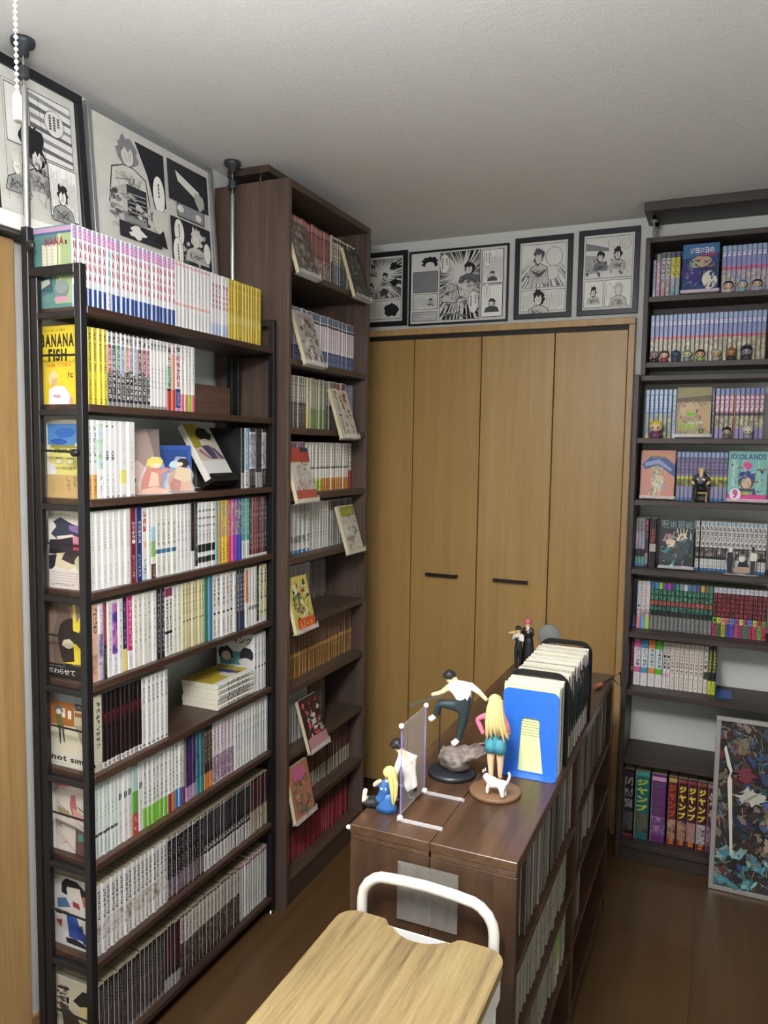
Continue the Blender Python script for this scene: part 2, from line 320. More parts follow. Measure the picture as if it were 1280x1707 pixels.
# ------------------------------------------------------------ lettering and flat print
_gl = {}; PRINT_LIGHT_GAIN = .74  # rack prints dimmed in their colours to offset the close lamp
def glyph(ch, off=0.0):
    key = (ch, off)
    if key in _gl: return _gl[key]
    c = bpy.data.curves.new('glyph', 'FONT'); c.body = ch; c.resolution_u = 2; c.offset = off
    o = bpy.data.objects.new('glyph', c); me = bpy.data.meshes.new_from_object(o)
    vs = [(v.co.x, v.co.y) for v in me.vertices]; fs = [tuple(p.vertices) for p in me.polygons]
    bpy.data.objects.remove(o); bpy.data.curves.remove(c); bpy.data.meshes.remove(me)
    if vs:
        x0 = min(v[0] for v in vs); x1 = max(v[0] for v in vs); y0 = min(v[1] for v in vs); y1 = max(v[1] for v in vs)
        w, h = max(x1-x0, 1e-4), max(y1-y0, 1e-4); vs = [((a-x0)/w, (b-y0)/h) for a, b in vs]
    else: w = h = 1
    _gl[key] = (vs, fs, w/h); return _gl[key]
def poly_blob(cx, cy, rx, ry, n, rnd, jag=.25):
    return [(cx+rx*(1+jag*(rnd.random()*2-1))*cos(2*pi*i/n), cy+ry*(1+jag*(rnd.random()*2-1))*sin(2*pi*i/n)) for i in range(n)]
def print_panel(name, W, H, items, parent, O, U, V, step=.00003, loc=(0, 0, 0)):
    """items in page coordinates 0..1: r rect, p polygon, e ellipse, l line, b burst, t word, tv stacked word."""
    U = Vector(U); V = Vector(V); N = U.cross(V); O = Vector(O); vs = []; fs = []; cs = []
    def emit(pts, faces, col, L):
        b = len(vs)
        for a, c in pts: vs.append(O+U*(a*W)+V*(c*H)+N*(L*step))
        for f in faces: fs.append(tuple(b+i for i in f)); c4 = hx(col); cs.append((c4[0]*PRINT_LIGHT_GAIN, c4[1]*PRINT_LIGHT_GAIN, c4[2]*PRINT_LIGHT_GAIN, 1))
    for L, it in enumerate(items):
        t = it[0]
        if t == 'r': emit([(it[1], it[2]), (it[3], it[2]), (it[3], it[4]), (it[1], it[4])], [(0, 1, 2, 3)], it[5], L)
        elif t == 'p':
            n = len(it[1]); emit(it[1], [tuple(range(n))], it[2], L)
        elif t == 'e':
            n = 22; emit([(it[1]+it[3]*cos(2*pi*k/n), it[2]+it[4]*sin(2*pi*k/n)) for k in range(n)], [tuple(range(n))], it[5], L)
        elif t == 'l':
            x0, y0, x1, y1, w, col = it[1:]; dx, dy = (x1-x0)*W, (y1-y0)*H; d = math.hypot(dx, dy) or 1; ox, oy = -dy/d*w/2, dx/d*w/2
            emit([(x0+ox/W, y0+oy/H), (x1+ox/W, y1+oy/H), (x1-ox/W, y1-oy/H), (x0-ox/W, y0-oy/H)], [(3, 2, 1, 0)], col, L)
        elif t == 'b':   # burst of wedge strokes inside a rectangle
            x0, y0, x1, y1, cx, cy, n, inner, col, sd = it[1:]; rnd = random.Random(sd); pts = []; fc = []
            for k in range(n):
                a = 2*pi*k/n + rnd.uniform(-.05, .05); ca, sa = cos(a), sin(a)
                tx = ((x1 if ca > 0 else x0)-cx)/ca if abs(ca) > 1e-6 else 9; ty = ((y1 if sa > 0 else y0)-cy)/sa if abs(sa) > 1e-6 else 9
                R = max(min(tx, ty), 0); r_ = R*(inner+rnd.uniform(-.12, .2)); w = .012+.02*rnd.random()
                if r_ >= R: continue
                j = len(pts); pts += [(cx+ca*r_, cy+sa*r_), (min(max(cx+R*cos(a-w), x0), x1), min(max(cy+R*sin(a-w), y0), y1)), (min(max(cx+R*cos(a+w), x0), x1), min(max(cy+R*sin(a+w), y0), y1))]; fc.append((j, j+1, j+2))
            emit(pts, fc, col, L)
        elif t == 'x':   # marks too small to read: strokes in a row or column of cells
            x, y, w, h, col, cells, sd = it[1:]; rnd = random.Random(sd); vert = h*H > w*W; pts = []; fc = []
            for i in range(cells):
                cx0, cy0, cw, chh = (x, y+h*(cells-1-i)/cells, w, h/cells*.84) if vert else (x+w*i/cells, y, w/cells*.84, h)
                for s_ in range(5):
                    hz = s_ % 2 == 0; a_ = rnd.uniform(0, .45); b_ = a_+rnd.uniform(.3, .55); q = rnd.uniform(.05, .85); tt = .13; j = len(pts)
                    R_ = (a_, q, b_, q+tt) if hz else (q, a_, q+tt, b_)
                    pts += [(cx0+cw*R_[0], cy0+chh*R_[1]), (cx0+cw*R_[2], cy0+chh*R_[1]), (cx0+cw*R_[2], cy0+chh*R_[3]), (cx0+cw*R_[0], cy0+chh*R_[3])]; fc.append((j, j+1, j+2, j+3))
            emit(pts, fc, col, L)
        elif t in ('t', 'tv'):
            s, x, y, w, h, col = it[1:7]; off = it[7] if len(it) > 7 else .0
            chs = [c for c in s if c != ' '] if t == 'tv' else list(s)
            if t == 'tv':
                ch = h/len(chs)
                for i, c in enumerate(chs):
                    g, gf, ar = glyph(c, off); emit([(x+a*w, y+h-(i+1)*ch+ch*.08+b*ch*.84) for a, b in g], gf, col, L)
            else:
                ws = [(.45 if c == ' ' else max(.28, min(1.1, glyph(c, off)[2]))) for c in chs]; tot = sum(ws)+.12*(len(ws)-1); cx = x
                for c, wi in zip(chs, ws):
                    if c != ' ':
                        g, gf, ar = glyph(c, off); hh = h*(.74 if c in 'aceimnorsuvwxz' and s != s.upper() else 1.0); dy = -h*.24 if c in 'gpqy' else 0
                        emit([(cx+a*w*wi/tot, y+dy+b*hh) for a, b in g], gf, col, L)
                    cx += w*(wi+.12)/tot
    me = bpy.data.meshes.new(name); me.from_pydata(vs, [], fs); me.materials.append(M['print'])
    at = me.color_attributes.new('Col', 'FLOAT_COLOR', 'CORNER'); buf = []
    for f, c in zip(fs, cs): buf += list(c)*len(f)
    at.data.foreach_set('color', buf); me.update()
    return link(name, me, parent, loc)

# ------------------------------------------------------------ spine materials
SP = {}; HX = hx; SPINE_LIGHT_GAIN = .70  # rack spine colours dimmed to offset the lamp's nearness
def spine(key, look, base, bands=(), text=(), art=None, cover=None, rough=.32, letters=(), edge=.30):
    k = NT('spine_'+key); uv = k.n('ShaderNodeTexCoord').outputs['UV']; sx = k.n('ShaderNodeSeparateXYZ'); k.l(uv, sx.inputs[0]); u, v = sx.outputs[0], sx.outputs[1]
    def win(s, a, b): return k.m('MULTIPLY', k.m('GREATER_THAN', s, a), k.m('LESS_THAN', s, b))
    oi = k.n('ShaderNodeObjectInfo').outputs['Random']
    def hx(s_): return tuple(c_*SPINE_LIGHT_GAIN for c_ in HX(s_)[:3])+(1,)
    col = hx(base)
    for a, b, c in bands: col = k.mix(win(v, a, b), col, hx(c))
    if art:
        a, b, cs, sc = art; co = k.n('ShaderNodeVectorMath', operation='ADD'); tc_ = k.n('ShaderNodeTexCoord'); k.l(tc_.outputs['Object'], co.inputs[0])
        cb = k.n('ShaderNodeCombineXYZ'); k.l(k.m('MULTIPLY', oi, 53.0), cb.inputs[0]); k.l(k.m('MULTIPLY', oi, 91.0), cb.inputs[2]); k.l(cb.outputs[0], co.inputs[1])
        nz = k.noise(co.outputs[0], sc, 3, .65); st = [(.30+.42*i/max(1, len(cs)-1), hx(c)) for i, c in enumerate(cs)]; rp = k.ramp(nz.outputs[0], st)
        col = k.mix(win(v, a, b), col, rp)
    for i, t in enumerate(text):
        a, b, c, cells = t[:4]; u0, u1 = t[4] if len(t) > 4 else (.24, .76); dens = t[5] if len(t) > 5 else .52
        q = k.m('MULTIPLY', k.m('SUBTRACT', v, a), cells/(b-a)); fr = k.m('FRACT', q)
        cell = k.m('MULTIPLY', win(v, a, b), k.m('MULTIPLY', win(fr, .1, .88), win(u, u0, u1)))
        cb = k.n('ShaderNodeCombineXYZ'); k.l(k.m('FLOOR', k.m('MULTIPLY', u, 9.0)), cb.inputs[0]); k.l(k.m('FLOOR', k.m('MULTIPLY', q, 4.0)), cb.inputs[1]); cb.inputs[2].default_value = (len(SP)*3.7+i*1.3)
        wn = k.n('ShaderNodeTexWhiteNoise', noise_dimensions='3D'); k.l(cb.outputs[0], wn.inputs['Vector'])
        col = k.mix(k.m('MULTIPLY', cell, k.m('LESS_THAN', wn.outputs[0], dens)), col, hx(c))
    col = k.mix(k.m('MULTIPLY', k.m('LESS_THAN', u, .075), edge), col, hx('#e8e6e0')); col = k.mix(k.m('MULTIPLY', k.m('GREATER_THAN', u, .92), .55), col, (.25, .24, .23, 1), 'MULTIPLY')  # painted per spine: white paper edge with highlight, and dark gap shade
    col = k.mix(k.m('MULTIPLY', oi, .10), col, (.35, .33, .30, 1), 'MULTIPLY')
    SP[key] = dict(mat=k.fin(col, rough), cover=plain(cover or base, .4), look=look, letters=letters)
_bk = {}
def book_geo(w, h, d):
    e = min(.0028, w*.2)
    pr = [(-d, 0), (-e, 0), (0, e), (0, w-e), (-e, w), (-d, w)]
    vs = [(a, b, z) for z in (0, h) for a, b in pr]; fs = [(6, 7, 8, 9, 10, 11), (5, 4, 3, 2, 1, 0)]; mi = [2, 2]
    for i in range(6):
        j = (i+1) % 6; fs.append((i, j, 6+j, 6+i)); mi.append({0: 1, 1: 0, 2: 0, 3: 0, 4: 1, 5: 2}[i])
    return vs, fs, mi
def uv_of(v, w, h): return (min(max(v[1]/w, 0), 1), min(max(v[2]/h, 0), 1))
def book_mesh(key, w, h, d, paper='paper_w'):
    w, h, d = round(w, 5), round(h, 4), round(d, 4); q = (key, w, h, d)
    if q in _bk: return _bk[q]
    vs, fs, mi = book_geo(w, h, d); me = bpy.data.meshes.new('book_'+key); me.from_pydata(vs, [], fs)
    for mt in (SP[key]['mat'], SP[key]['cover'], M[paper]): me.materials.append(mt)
    me.polygons.foreach_set('material_index', mi); uv = me.uv_layers.new(name='UVMap'); b = []
    for f in fs:
        for i in f: b += uv_of(vs[i], w, h)
    uv.data.foreach_set('uv', b); me.update(); _bk[q] = me; return me
_lt = {}
def letter_mesh(key, w, h, idx=0):
    q = (key, round(w, 4), round(h, 3), idx)
    if q in _lt: return _lt[q]
    mb = MB(); mats = []
    for L in SP[key]['letters'][idx:idx+1]:
        mode, s, v0, v1, col, wf = L[:6]; off = L[6] if len(L) > 6 else .015
        mt = plain(col, .4)
        if mt not in mats: mats.append(mt)
        mi = mats.index(mt); ww = w*wf; y0 = (w-ww)/2
        if mode == 'stack':
            n = len(s); ch = (v1-v0)*h/n
            for i, c in enumerate(s):
                g, gf, ar = glyph(c, off); zt = v1*h-(i+1)*ch+ch*.1
                mb.add([(.00015, y0+a*ww, zt+b*ch*.8) for a, b in g], gf, mi)
        else:
            ws = [(.5 if c == ' ' else max(.3, min(1.1, glyph(c, off)[2]))) for c in s]; tot = sum(ws)+.14*(len(ws)-1); cz = v1*h; Ltot = (v1-v0)*h
            for c, wi in zip(s, ws):
                if c != ' ':
                    g, gf, ar = glyph(c, off); mb.add([(.00015, y0+b*ww, cz-a*Ltot*wi/tot) for a, b in g], gf, mi)
                cz -= Ltot*(wi+.14)/tot
    _lt[q] = mb.mesh('lettering_'+key, mats); return _lt[q]
# one mass for the books past the first three hundred
BULK = dict(v=[], f=[], m=[], uv=[], mats=[])
def bulk_book(key, w, h, d, x, y, z, pap='paper'):
    vs, fs, mi = book_geo(w, h, d); b = len(BULK['v']); BULK['v'] += [(x+a, y+c, z+e) for a, c, e in vs]
    ms = [SP[key]['mat'], SP[key]['cover'], M[pap]]
    for mt in ms:
        if mt not in BULK['mats']: BULK['mats'].append(mt)
    for f, i in zip(fs, mi):
        BULK['f'].append(tuple(b+j for j in f)); BULK['m'].append(BULK['mats'].index(ms[i]))
        for j in f: BULK['uv'] += uv_of(vs[j], w, h)
def add_book(key, w, h, d, loc, rot, label, cat, group, name='manga_volume', paper='paper_w'):
    o = link(name, book_mesh(key, w, h, d, paper), None, loc, rot); tag(o, label, cat, group)
    for i in range(len(SP[key]['letters'])): link('title_lettering', letter_mesh(key, w, h, i), o)
    return o

# --- designs: black rack
BK = '#1c1a1a'; WH = '#e9e8e2'
spine('nana', 'white volume with red capitals over a blue foot', '#f0eef0', [(.0, .27, '#3c5aa0'), (.84, .95, '#d78fc4'), (.955, .985, '#b9a6cf')], [(.04, .24, '#1f2f63', 6, (.3, .7), .5), (.86, .935, '#f3e6ef', 1, (.3, .7), .5)], cover='#7fa596', letters=[('stack', 'NANA', .35, .82, '#a82a45', .56, .03)], edge=.62)
spine('nana_g', 'white volume with green capitals', '#f0eef0', [(.84, .95, '#d78fc4'), (.955, .985, '#b9a6cf')], [(.04, .28, '#555577', 6, (.3, .7), .5), (.86, .935, '#f3e6ef', 1, (.3, .7), .5)], letters=[('stack', 'NANA', .35, .82, '#3f9a86', .56, .03)])
spine('wfaint', 'white volume with faint grey title', '#eceae6', [(.36, .40, '#e8b9a8'), (.93, .97, '#e3b8b4')], [(.44, .9, '#9fa09c', 13, (.36, .64), .45), (.06, .32, '#a5a6a8', 8, (.36, .64), .45)])
spine('wpink', 'white volume with crimson characters', '#efecec', [(.0, .24, '#cdd6ec')], [(.46, .86, '#b8455f', 5, (.25, .75), .6), (.05, .22, '#5c6ca0', 5, (.35, .65), .5)])
spine('banana', 'yellow volume with black running title', '#f0dc2e', [], [(.02, .10, '#5a5218', 2, (.3, .7), .5)], cover='#f2d63a', letters=[('run', 'BANANA FISH', .44, .80, '#2b2810', .36), ('run', 'AKIMI YOSHIDA', .08, .34, '#6b6420', .2), ('stack', 'fc', .84, .93, '#2b2810', .42)])
spine('banana2', 'slim yellow volume with black running title', '#e2c33f', [(.3, .42, '#e7cf6a')], [(.05, .3, '#8a6f28', 9, (.36, .64), .45)], letters=[('run', 'BANANA FISH', .46, .80, '#2b2810', .34), ('stack', 'fc', .86, .94, '#2b2810', .4)])
for i, c in enumerate(('#b0584f', '#5e5f74', '#5f9a55', '#8e8fc2', '#b09a6e', '#c08a9c', '#9fb8c4', '#7e4a50', '#8a6a58', '#b0606c')):
    spine('duo%d' % i, ['red', 'slate', 'green', 'lavender', 'tan', 'pink', 'pale blue', 'maroon', 'brown', 'rose'][i] + ' and black volume with white title', BK, [(.45+.03*(i % 3), .82, c), (.82, .98, '#dcdad4'), (0, .07, '#8f8e8a')], [(.10, .78, '#e6e4de', 9, (.24, .76), .55), (.84, .95, '#3a3a3c', 1, (.22, .78), .6)])
spine('wtext', 'white volume with small grey title', '#eceae4', [(.0, .055, '#8d8c88'), (.84, .98, '#dddbd6')], [(.30, .62, '#8f8f8c', 5, (.35, .65), .45), (.85, .95, '#3a3a3c', 1, (.22, .78), .6)])
spine('tealred', 'white and teal volume with red foot', '#e9e9e2', [(.32, .66, '#9fd0b8'), (.0, .32, '#c84638'), (.30, .33, '#20202a')], [(.35, .9, '#2c3c3c', 7, (.25, .7), .45), (.85, .95, '#3a3a3c', 1, (.22, .78), .6)])
spine('orangered', 'salmon volume with red foot', '#e8a184', [(.0, .32, '#d6432f'), (.84, .98, '#e5e2da')], [(.85, .95, '#3a3a3c', 1, (.22, .78), .6)])
spine('redblue', 'white volume with red brush title and blue band', '#ecebe6', [(.0, .34, '#d8a0c8'), (.06, .34, '#2f3688')], [(.36, .84, '#c0384a', 5, (.2, .8), .6), (.08, .3, '#e0dcec', 4, (.25, .75), .5), (.88, .96, '#3a3a3c', 1, (.22, .78), .6)])
for nm, c in (('pink', '#de6f92'), ('orange', '#e0906a'), ('lime', '#a8d23c'), ('rose', '#e0738a')):
    spine('wb_'+nm, 'white volume with %s foot' % nm, '#ebe9e2', [(.0, .27, c)], [(.4, .94, '#8d8c86', 9, (.36, .64), .45)])
spine('w_or', 'white volume with orange paper band', '#eceae4', [(.0, .31, '#e0a95c')], [(.45, .94, '#4a4a48', 6, (.3, .7), .45), (.05, .26, '#7a5a30', 5, (.35, .65), .45)])
spine('scen', 'volume with blue sky and green meadow over white foot', '#f0f0ec', [(.0, .38, '#f0f0ec')], [(.05, .3, '#77777a', 4, (.36, .64), .4)], art=(.38, .95, ['#9cc8dc', '#d8e6e0', '#6fc04a', '#8fd060'], 30))
spine('ob', 'white volume with bold black title', '#edece6', [], [(.05, .3, '#8a8a88', 6, (.38, .62), .45), (.0, .03, '#333333', 2, (.3, .7), .7)], letters=[('run', 'OB', .49, .61, '#222222', .5, .03), ('stack', '●', .91, .945, '#222222', .3)])
spine('wbare', 'plain white volume with pale grey title', '#ecebe6', [], [(.35, .75, '#b4b4b0', 9, (.40, .60), .4), (.0, .03, '#444444', 2, (.3, .7), .7)])
spine('wyel', 'white volume with a yellow patch', '#ecebe6', [(.18, .36, '#e9e07c')], [(.35, .75, '#b4b4b0', 9, (.40, .60), .4), (.0, .03, '#444444', 2, (.3, .7), .7)])
spine('dk', 'black volume with grey foot', '#1a191b', [(.0, .26, '#a5a4a0')], [(.3, .95, '#6a686a', 8, (.3, .7), .35)])
spine('dkw', 'black and white volume', '#232226', [(.32, .94, '#d8d6d8')], [(.05, .3, '#c8c6c8', 5, (.3, .7), .4)], art=(.35, .9, ['#e0dee0', '#a8a6b0', '#2c2a30'], 60))
spine('ltblue', 'pale blue volume with white foot', '#9cc4d8', [(.0, .3, '#e6e4de')], [(.03, .28, '#2e2e32', 5, (.3, .7), .5), (.4, .94, '#e9f0f2', 6, (.3, .7), .5)])
spine('wmono', 'tall white volume with thin grey title', '#e8e8e0', [(.85, .855, '#b9b9b2')], [(.5, .84, '#9b9b96', 9, (.38, .62), .4), (.08, .3, '#a5a59f', 7, (.38, .62), .4)])
spine('ut_r', 'dark red volume with pale brush title', '#7e2330', [], [(.06, .38, '#d6b8b4', 6, (.32, .68), .5)], letters=[('stack', 'ウツボラ1', .52, .82, '#e9d9d4', .5)])
spine('ut_b', 'navy volume with pale brush title', '#26336e', [], [(.06, .38, '#b4bcd8', 6, (.32, .68), .5)], letters=[('stack', 'ウツボラ2', .52, .82, '#d9dcec', .5)])
spine('redchar', 'white volume with red characters and a gold numeral', '#ebe8e0', [(.0, .2, '#cfd8dc')], [(.66, .96, '#c05a3c', 3, (.2, .8), .62), (.08, .3, '#55575a', 5, (.3, .7), .5)], letters=[('stack', '3', .44, .55, '#d08a3a', .6)])
spine('wgrass', 'white and green volume with brown foot', '#eceae2', [(.0, .2, '#5a3428'), (.3, .52, '#8cba62'), (.52, .72, '#a9d4e8')], [(.02, .18, '#d8c8bc', 4, (.3, .7), .5)])
spine('wteal', 'white volume with a steel blue band', '#e9e8dc', [(.33, .39, '#41759a'), (.80, .805, '#a9a99c')], [(.44, .78, '#70706c', 6, (.3, .7), .48), (.05, .28, '#8c8c86', 6, (.36, .64), .42)])
spine('wdot', 'white volume with tiny grey title', '#eaeae4', [], [(.2, .95, '#8b8b88', 12, (.38, .62), .42)])
spine('blk_w', 'black volume over white foot with red title', '#1b1a1c', [(.0, .28, '#e5e3de')], [(.42, .75, '#8a3038', 4, (.3, .7), .5)])
spine('check', 'white volume with black check marks', '#ebeae4', [(.24, .36, '#17171a'), (.08, .17, '#1c1c20')], [(.74, .78, '#17171a', 1, (.1, .9), .6), (.62, .66, '#17171a', 1, (.1, .9), .6), (.85, .89, '#17171a', 1, (.1, .9), .6), (.40, .58, '#5a5a5c', 4, (.3, .7), .5)])
RBW = [('mint', '#7fc0b0'), ('orange', '#f09a5a'), ('yellow', '#e8e23c'), ('amber', '#f0a83c'), ('scarlet', '#e2503a'), ('magenta', '#c03ab0'), ('violet', '#5b3ac0'), ('blue', '#3a55c8')]
for nm, c in RBW: spine('rb_'+nm, '%s footed volume with busy upper half' % nm, c, [], [(.04, .34, '#3a3630', 6, (.34, .66), .4)], art=(.42, .97, ['#d8d2c0', '#a89878', c, '#4a3a34'], 120))
spine('teal2', 'teal volume over white foot', '#55a59a', [(.0, .3, '#e8e6e0')], [(.4, .95, '#e6efec', 8, (.28, .72), .5), (.04, .26, '#6a6a68', 5, (.34, .66), .45)])
spine('wine', 'wine red volume with white title', '#7c2a36', [(.0, .04, '#e8e6e0')], [(.12, .95, '#d8b8b8', 9, (.3, .7), .42)])
spine('dgreen', 'black and green volume', '#1e2a28', [(.0, .04, '#e8e6e0')], [(.12, .95, '#9cc0b4', 9, (.3, .7), .4)])
spine('peach', 'peach volume with round faces', '#e6b79a', [], [(.62, .95, '#3a302c', 6, (.25, .75), .5)], art=(.1, .35, ['#e6b79a', '#b98a70', '#8a5a48'], 40))
spine('multi', 'white volume with violet and blue artwork', '#e9e6e8', [(.0, .2, '#bcbac0')], [(.6, .92, '#a890b8', 6, (.3, .7), .45)], art=(.2, .6, ['#e8e2ea', '#b8a8cc', '#5a6a90', '#c890a8'], 50))
spine('redblack', 'crimson over black volume', '#8e2f4a', [(.0, .44, '#1c1a1c')], [(.05, .4, '#9a9898', 7, (.3, .7), .45), (.5, .95, '#b8708a', 6, (.3, .7), .4)])
spine('purp', 'violet and pink swirled volume with white foot', '#e9e7ec', [], [(.04, .24, '#6a6a70', 6, (.34, .66), .45)], art=(.28, .96, ['#3a2a7a', '#5a3a9a', '#c878b8', '#e8d8a0'], 28))
spine('navyel', 'navy volume with yellow foot', '#232448', [(.0, .3, '#e6e070')], [(.35, .95, '#8c8cb8', 8, (.3, .7), .45)])
spine('magen', 'magenta volume with white foot', '#c22a72', [(.0, .26, '#ece9ea')], [(.3, .95, '#f0c8da', 8, (.25, .75), .5), (.05, .2, '#8c5a70', 4, (.34, .66), .45)])
spine('wsoft', 'off-white volume with grey brush title', '#e8e4da', [], [(.2, .94, '#9c968c', 11, (.34, .66), .45)])
spine('wgreen', 'off-white volume with pale green title', '#e8e6d8', [], [(.3, .94, '#9cba8c', 9, (.34, .66), .5)])
spine('blkw', 'black volume with white script', '#1c1b1c', [], [(.08, .95, '#c8c6c2', 12, (.3, .7), .42)])
spine('blkpk', 'white volume with black blocks and pink top', '#e6e4de', [(.86, .98, '#8c2f5a'), (.32, .36, '#222228')], [(.06, .82, '#2c2c30', 16, (.28, .72), .6)])
spine('cream', 'cream volume with a small round mark', '#dcd2a6', [(.0, .03, '#b8ae88')], [(.52, .92, '#7a7050', 6, (.34, .66), .48), (.05, .3, '#8f8562', 7, (.36, .64), .42)], letters=[('stack', '●', .41, .45, '#4a4432', .5)])
spine('greens', 'deep green slim volume', '#3a8468'); spine('blues', 'steel blue slim volume', '#3f86a8')
for nm, c in (('red', '#b85058'), ('sea', '#48808a'), ('ink', '#4c4c68'), ('coral', '#c46a60'), ('sepia', '#8a5a50')):
    spine('dia_'+nm, 'white volume with %s script and a black diamond' % nm, '#ecebe4', [], [(.5, .95, c, 6, (.28, .72), .55), (.05, .3, c, 7, (.32, .68), .5)], letters=[('stack', '◆', .36, .42, '#1a1a1a', .7)])
spine('navydk', 'dark navy volume with white capitals', '#22263c', [(.0, .28, '#30375a')], [(.3, .95, '#d0d0d4', 8, (.25, .75), .55)])
spine('oranw', 'orange over white volume', '#ecebe4', [(.42, .97, '#dd8a5a')], [(.05, .35, '#5a5a58', 6, (.32, .68), .5)])
spine('wblkm', 'white volume with black waist mark', '#ecebe4', [], [(.26, .36, '#2a2826', 1, (.1, .9), .6), (.4, .95, '#8a8a86', 9, (.36, .64), .45)])
spine('ybl', 'cream volume with black capitals', '#e6e0b8', [(.0, .1, '#e8e6d8')], [(.4, .95, '#2c2a22', 8, (.28, .72), .58), (.14, .22, '#6a8a4a', 1, (.2, .8), .6)])
spine('lacq', 'near-black volume with dark red title and white foot', '#1a1012', [(.0, .085, '#d8d4cc')], [(.56, .74, '#8e2430', 4, (.22, .78), .55), (.12, .5, '#4a1e22', 7, (.3, .7), .35), (.01, .075, '#4a4846', 1, (.25, .75), .55)], cover='#150e10', edge=.06)
spine('ivory', 'ivory volume with handwritten title', '#d9d2b8', [(.0, .1, '#c4bea8')], [(.3, .92, '#4c463a', 8, (.3, .7), .45)])
spine('acca', 'white volume with black capitals', '#eceae4', [], [(.12, .56, '#9c9c98', 10, (.34, .66), .45), (.02, .06, '#2a2a2a', 1, (.2, .8), .8), (.9, .96, '#7a7a78', 1, (.3, .7), .5)], letters=[('run', 'ACCA', .62, .86, '#2a2a2a', .42, .02)])
spine('rank', 'white volume with coloured script and round number', '#ecebe6', [], [(.56, .94, '#6a7a9c', 6, (.3, .7), .5), (.05, .3, '#9a9a98', 6, (.36, .64), .4)], letters=[('stack', '●', .40, .45, '#26262a', .55)])
spine('mintw', 'pale mint volume with small dark square', '#dfe6dc', [(.29, .33, '#4a4c4e')], [(.5, .95, '#93a89a', 8, (.34, .66), .45), (.05, .24, '#8a908c', 5, (.34, .66), .45)])
spine('wbig', 'white volume with a small black figure mark', '#eceae4', [], [(.60, .72, '#2c2a2c', 1, (.2, .8), .55), (.1, .45, '#9a9a96', 7, (.34, .66), .42)])
spine('grnred', 'green and red collage volume', '#6fb04a', [(.0, .30, '#c8453c'), (.62, .98, '#bcd8d0')], [(.05, .28, '#e8d0c8', 3, (.25, .75), .5)])
spine('wlime', 'white volume with lime foot', '#ecebe2', [(.0, .29, '#86c844')], [(.34, .95, '#7a7f88', 9, (.26, .74), .5)])
spine('wredf', 'white volume with dark red foot', '#ecebe2', [(.0, .29, '#9c2f30')], [(.34, .95, '#8a7f78', 9, (.3, .7), .45)])
spine('worf', 'white volume with orange foot', '#ecebe2', [(.0, .29, '#d88a3e')], [(.34, .95, '#8a7f78', 9, (.3, .7), .45)])
spine('wbluf', 'white volume with blue foot', '#ecebe2', [(.0, .29, '#3f7fc0')], [(.34, .95, '#7a8a90', 9, (.3, .7), .45)])
spine('wmagf', 'cream volume with magenta foot', '#e6dcc0', [(.0, .26, '#b03a6a')], [(.34, .95, '#8a7f78', 9, (.3, .7), .45)])
spine('nightp', 'dark violet night-scene volume', '#2c2850', [(.0, .22, '#b89ab8')], [], art=(.22, .97, ['#20244a', '#3a2a5c', '#5a3a70', '#241c30'], 26))
spine('tealnt', 'teal night-scene volume', '#2f6f80', [(.0, .26, '#3f9a9a')], [], art=(.3, .97, ['#245a70', '#3f8a94', '#2a2c40'], 30))
spine('darkor', 'dark volume with orange foot', '#3a2a30', [(.0, .26, '#e08a3c')], [(.4, .95, '#d8c870', 6, (.3, .7), .45)])
spine('pinkm', 'pale pink volume with violet artwork', '#e9e2e2', [], [(.5, .95, '#a86a78', 7, (.3, .7), .5)], art=(.02, .45, ['#e9dfe2', '#c8a0ac', '#6a5a80', '#e6e0de'], 120))
spine('wchar', 'white volume with small black title', '#ecebe4', [], [(.3, .95, '#5a5a5a', 11, (.34, .66), .48), (.05, .24, '#8a8a88', 6, (.36, .64), .42)])
spine('wbold', 'white volume with heavy black title and drawn figures', '#e9e7e0', [], [(.50, .94, '#1e1c1c', 6, (.18, .72), .58), (.03, .18, '#6a6662', 4, (.32, .68), .45)], art=(.2, .46, ['#e9e7e0', '#e2ded6', '#b8a898', '#4a4440'], 70))
spine('blkmix', 'black volume with colour strip at foot', '#17161a', [(.94, .99, '#b8b4ae')], [(.34, .92, '#b0aaa8', 9, (.34, .66), .36)], art=(.03, .32, ['#5a2a2c', '#7a5a48', '#9a8a90', '#3a4a6a', '#241c20'], 140), edge=.62)
spine('blkwht', 'black volume over white foot', '#1b1a1e', [(.0, .3, '#dcd8d0'), (.94, .99, '#8a8680')], [(.33, .45, '#d8d4cc', 1, (.1, .9), .5), (.5, .92, '#a09c9c', 8, (.34, .66), .36), (.04, .26, '#76726c', 5, (.3, .7), .42)], edge=.62)
spine('rust8', 'dark red volume with speckled foot', '#2e1418', [(.0, .2, '#b8ac98')], [(.4, .95, '#8a3a42', 7, (.25, .75), .5)], art=(.2, .42, ['#1e1012', '#c8b898', '#7a2a30'], 90), edge=.62)
spine('dkmix', 'dark glossy volume with mixed artwork', '#26211f', [(.0, .12, '#8a7a72')], [(.5, .92, '#8a827c', 8, (.3, .7), .42)], art=(.08, .6, ['#1c1816', '#332a26', '#5a4a48', '#3a4050', '#8a7c74'], 90), edge=.62)
spine('blkred', 'black volume with small red title', '#1c1618', [(.0, .2, '#a8a49e')], [(.3, .95, '#8a3038', 11, (.3, .7), .5)], edge=.62)
spine('brnw', 'brown and white volume', '#3c3028', [(.55, .97, '#cfc8ba')], [(.6, .92, '#4c4640', 6, (.3, .7), .48)], art=(.08, .55, ['#241c18', '#3c3028', '#6a5c4a', '#a89c84'], 110), edge=.62)
spine('wlast', 'white volume with teal script', '#dedcd4', [(.93, .98, '#a8607a')], [(.1, .92, '#7c9a98', 13, (.3, .7), .48)])

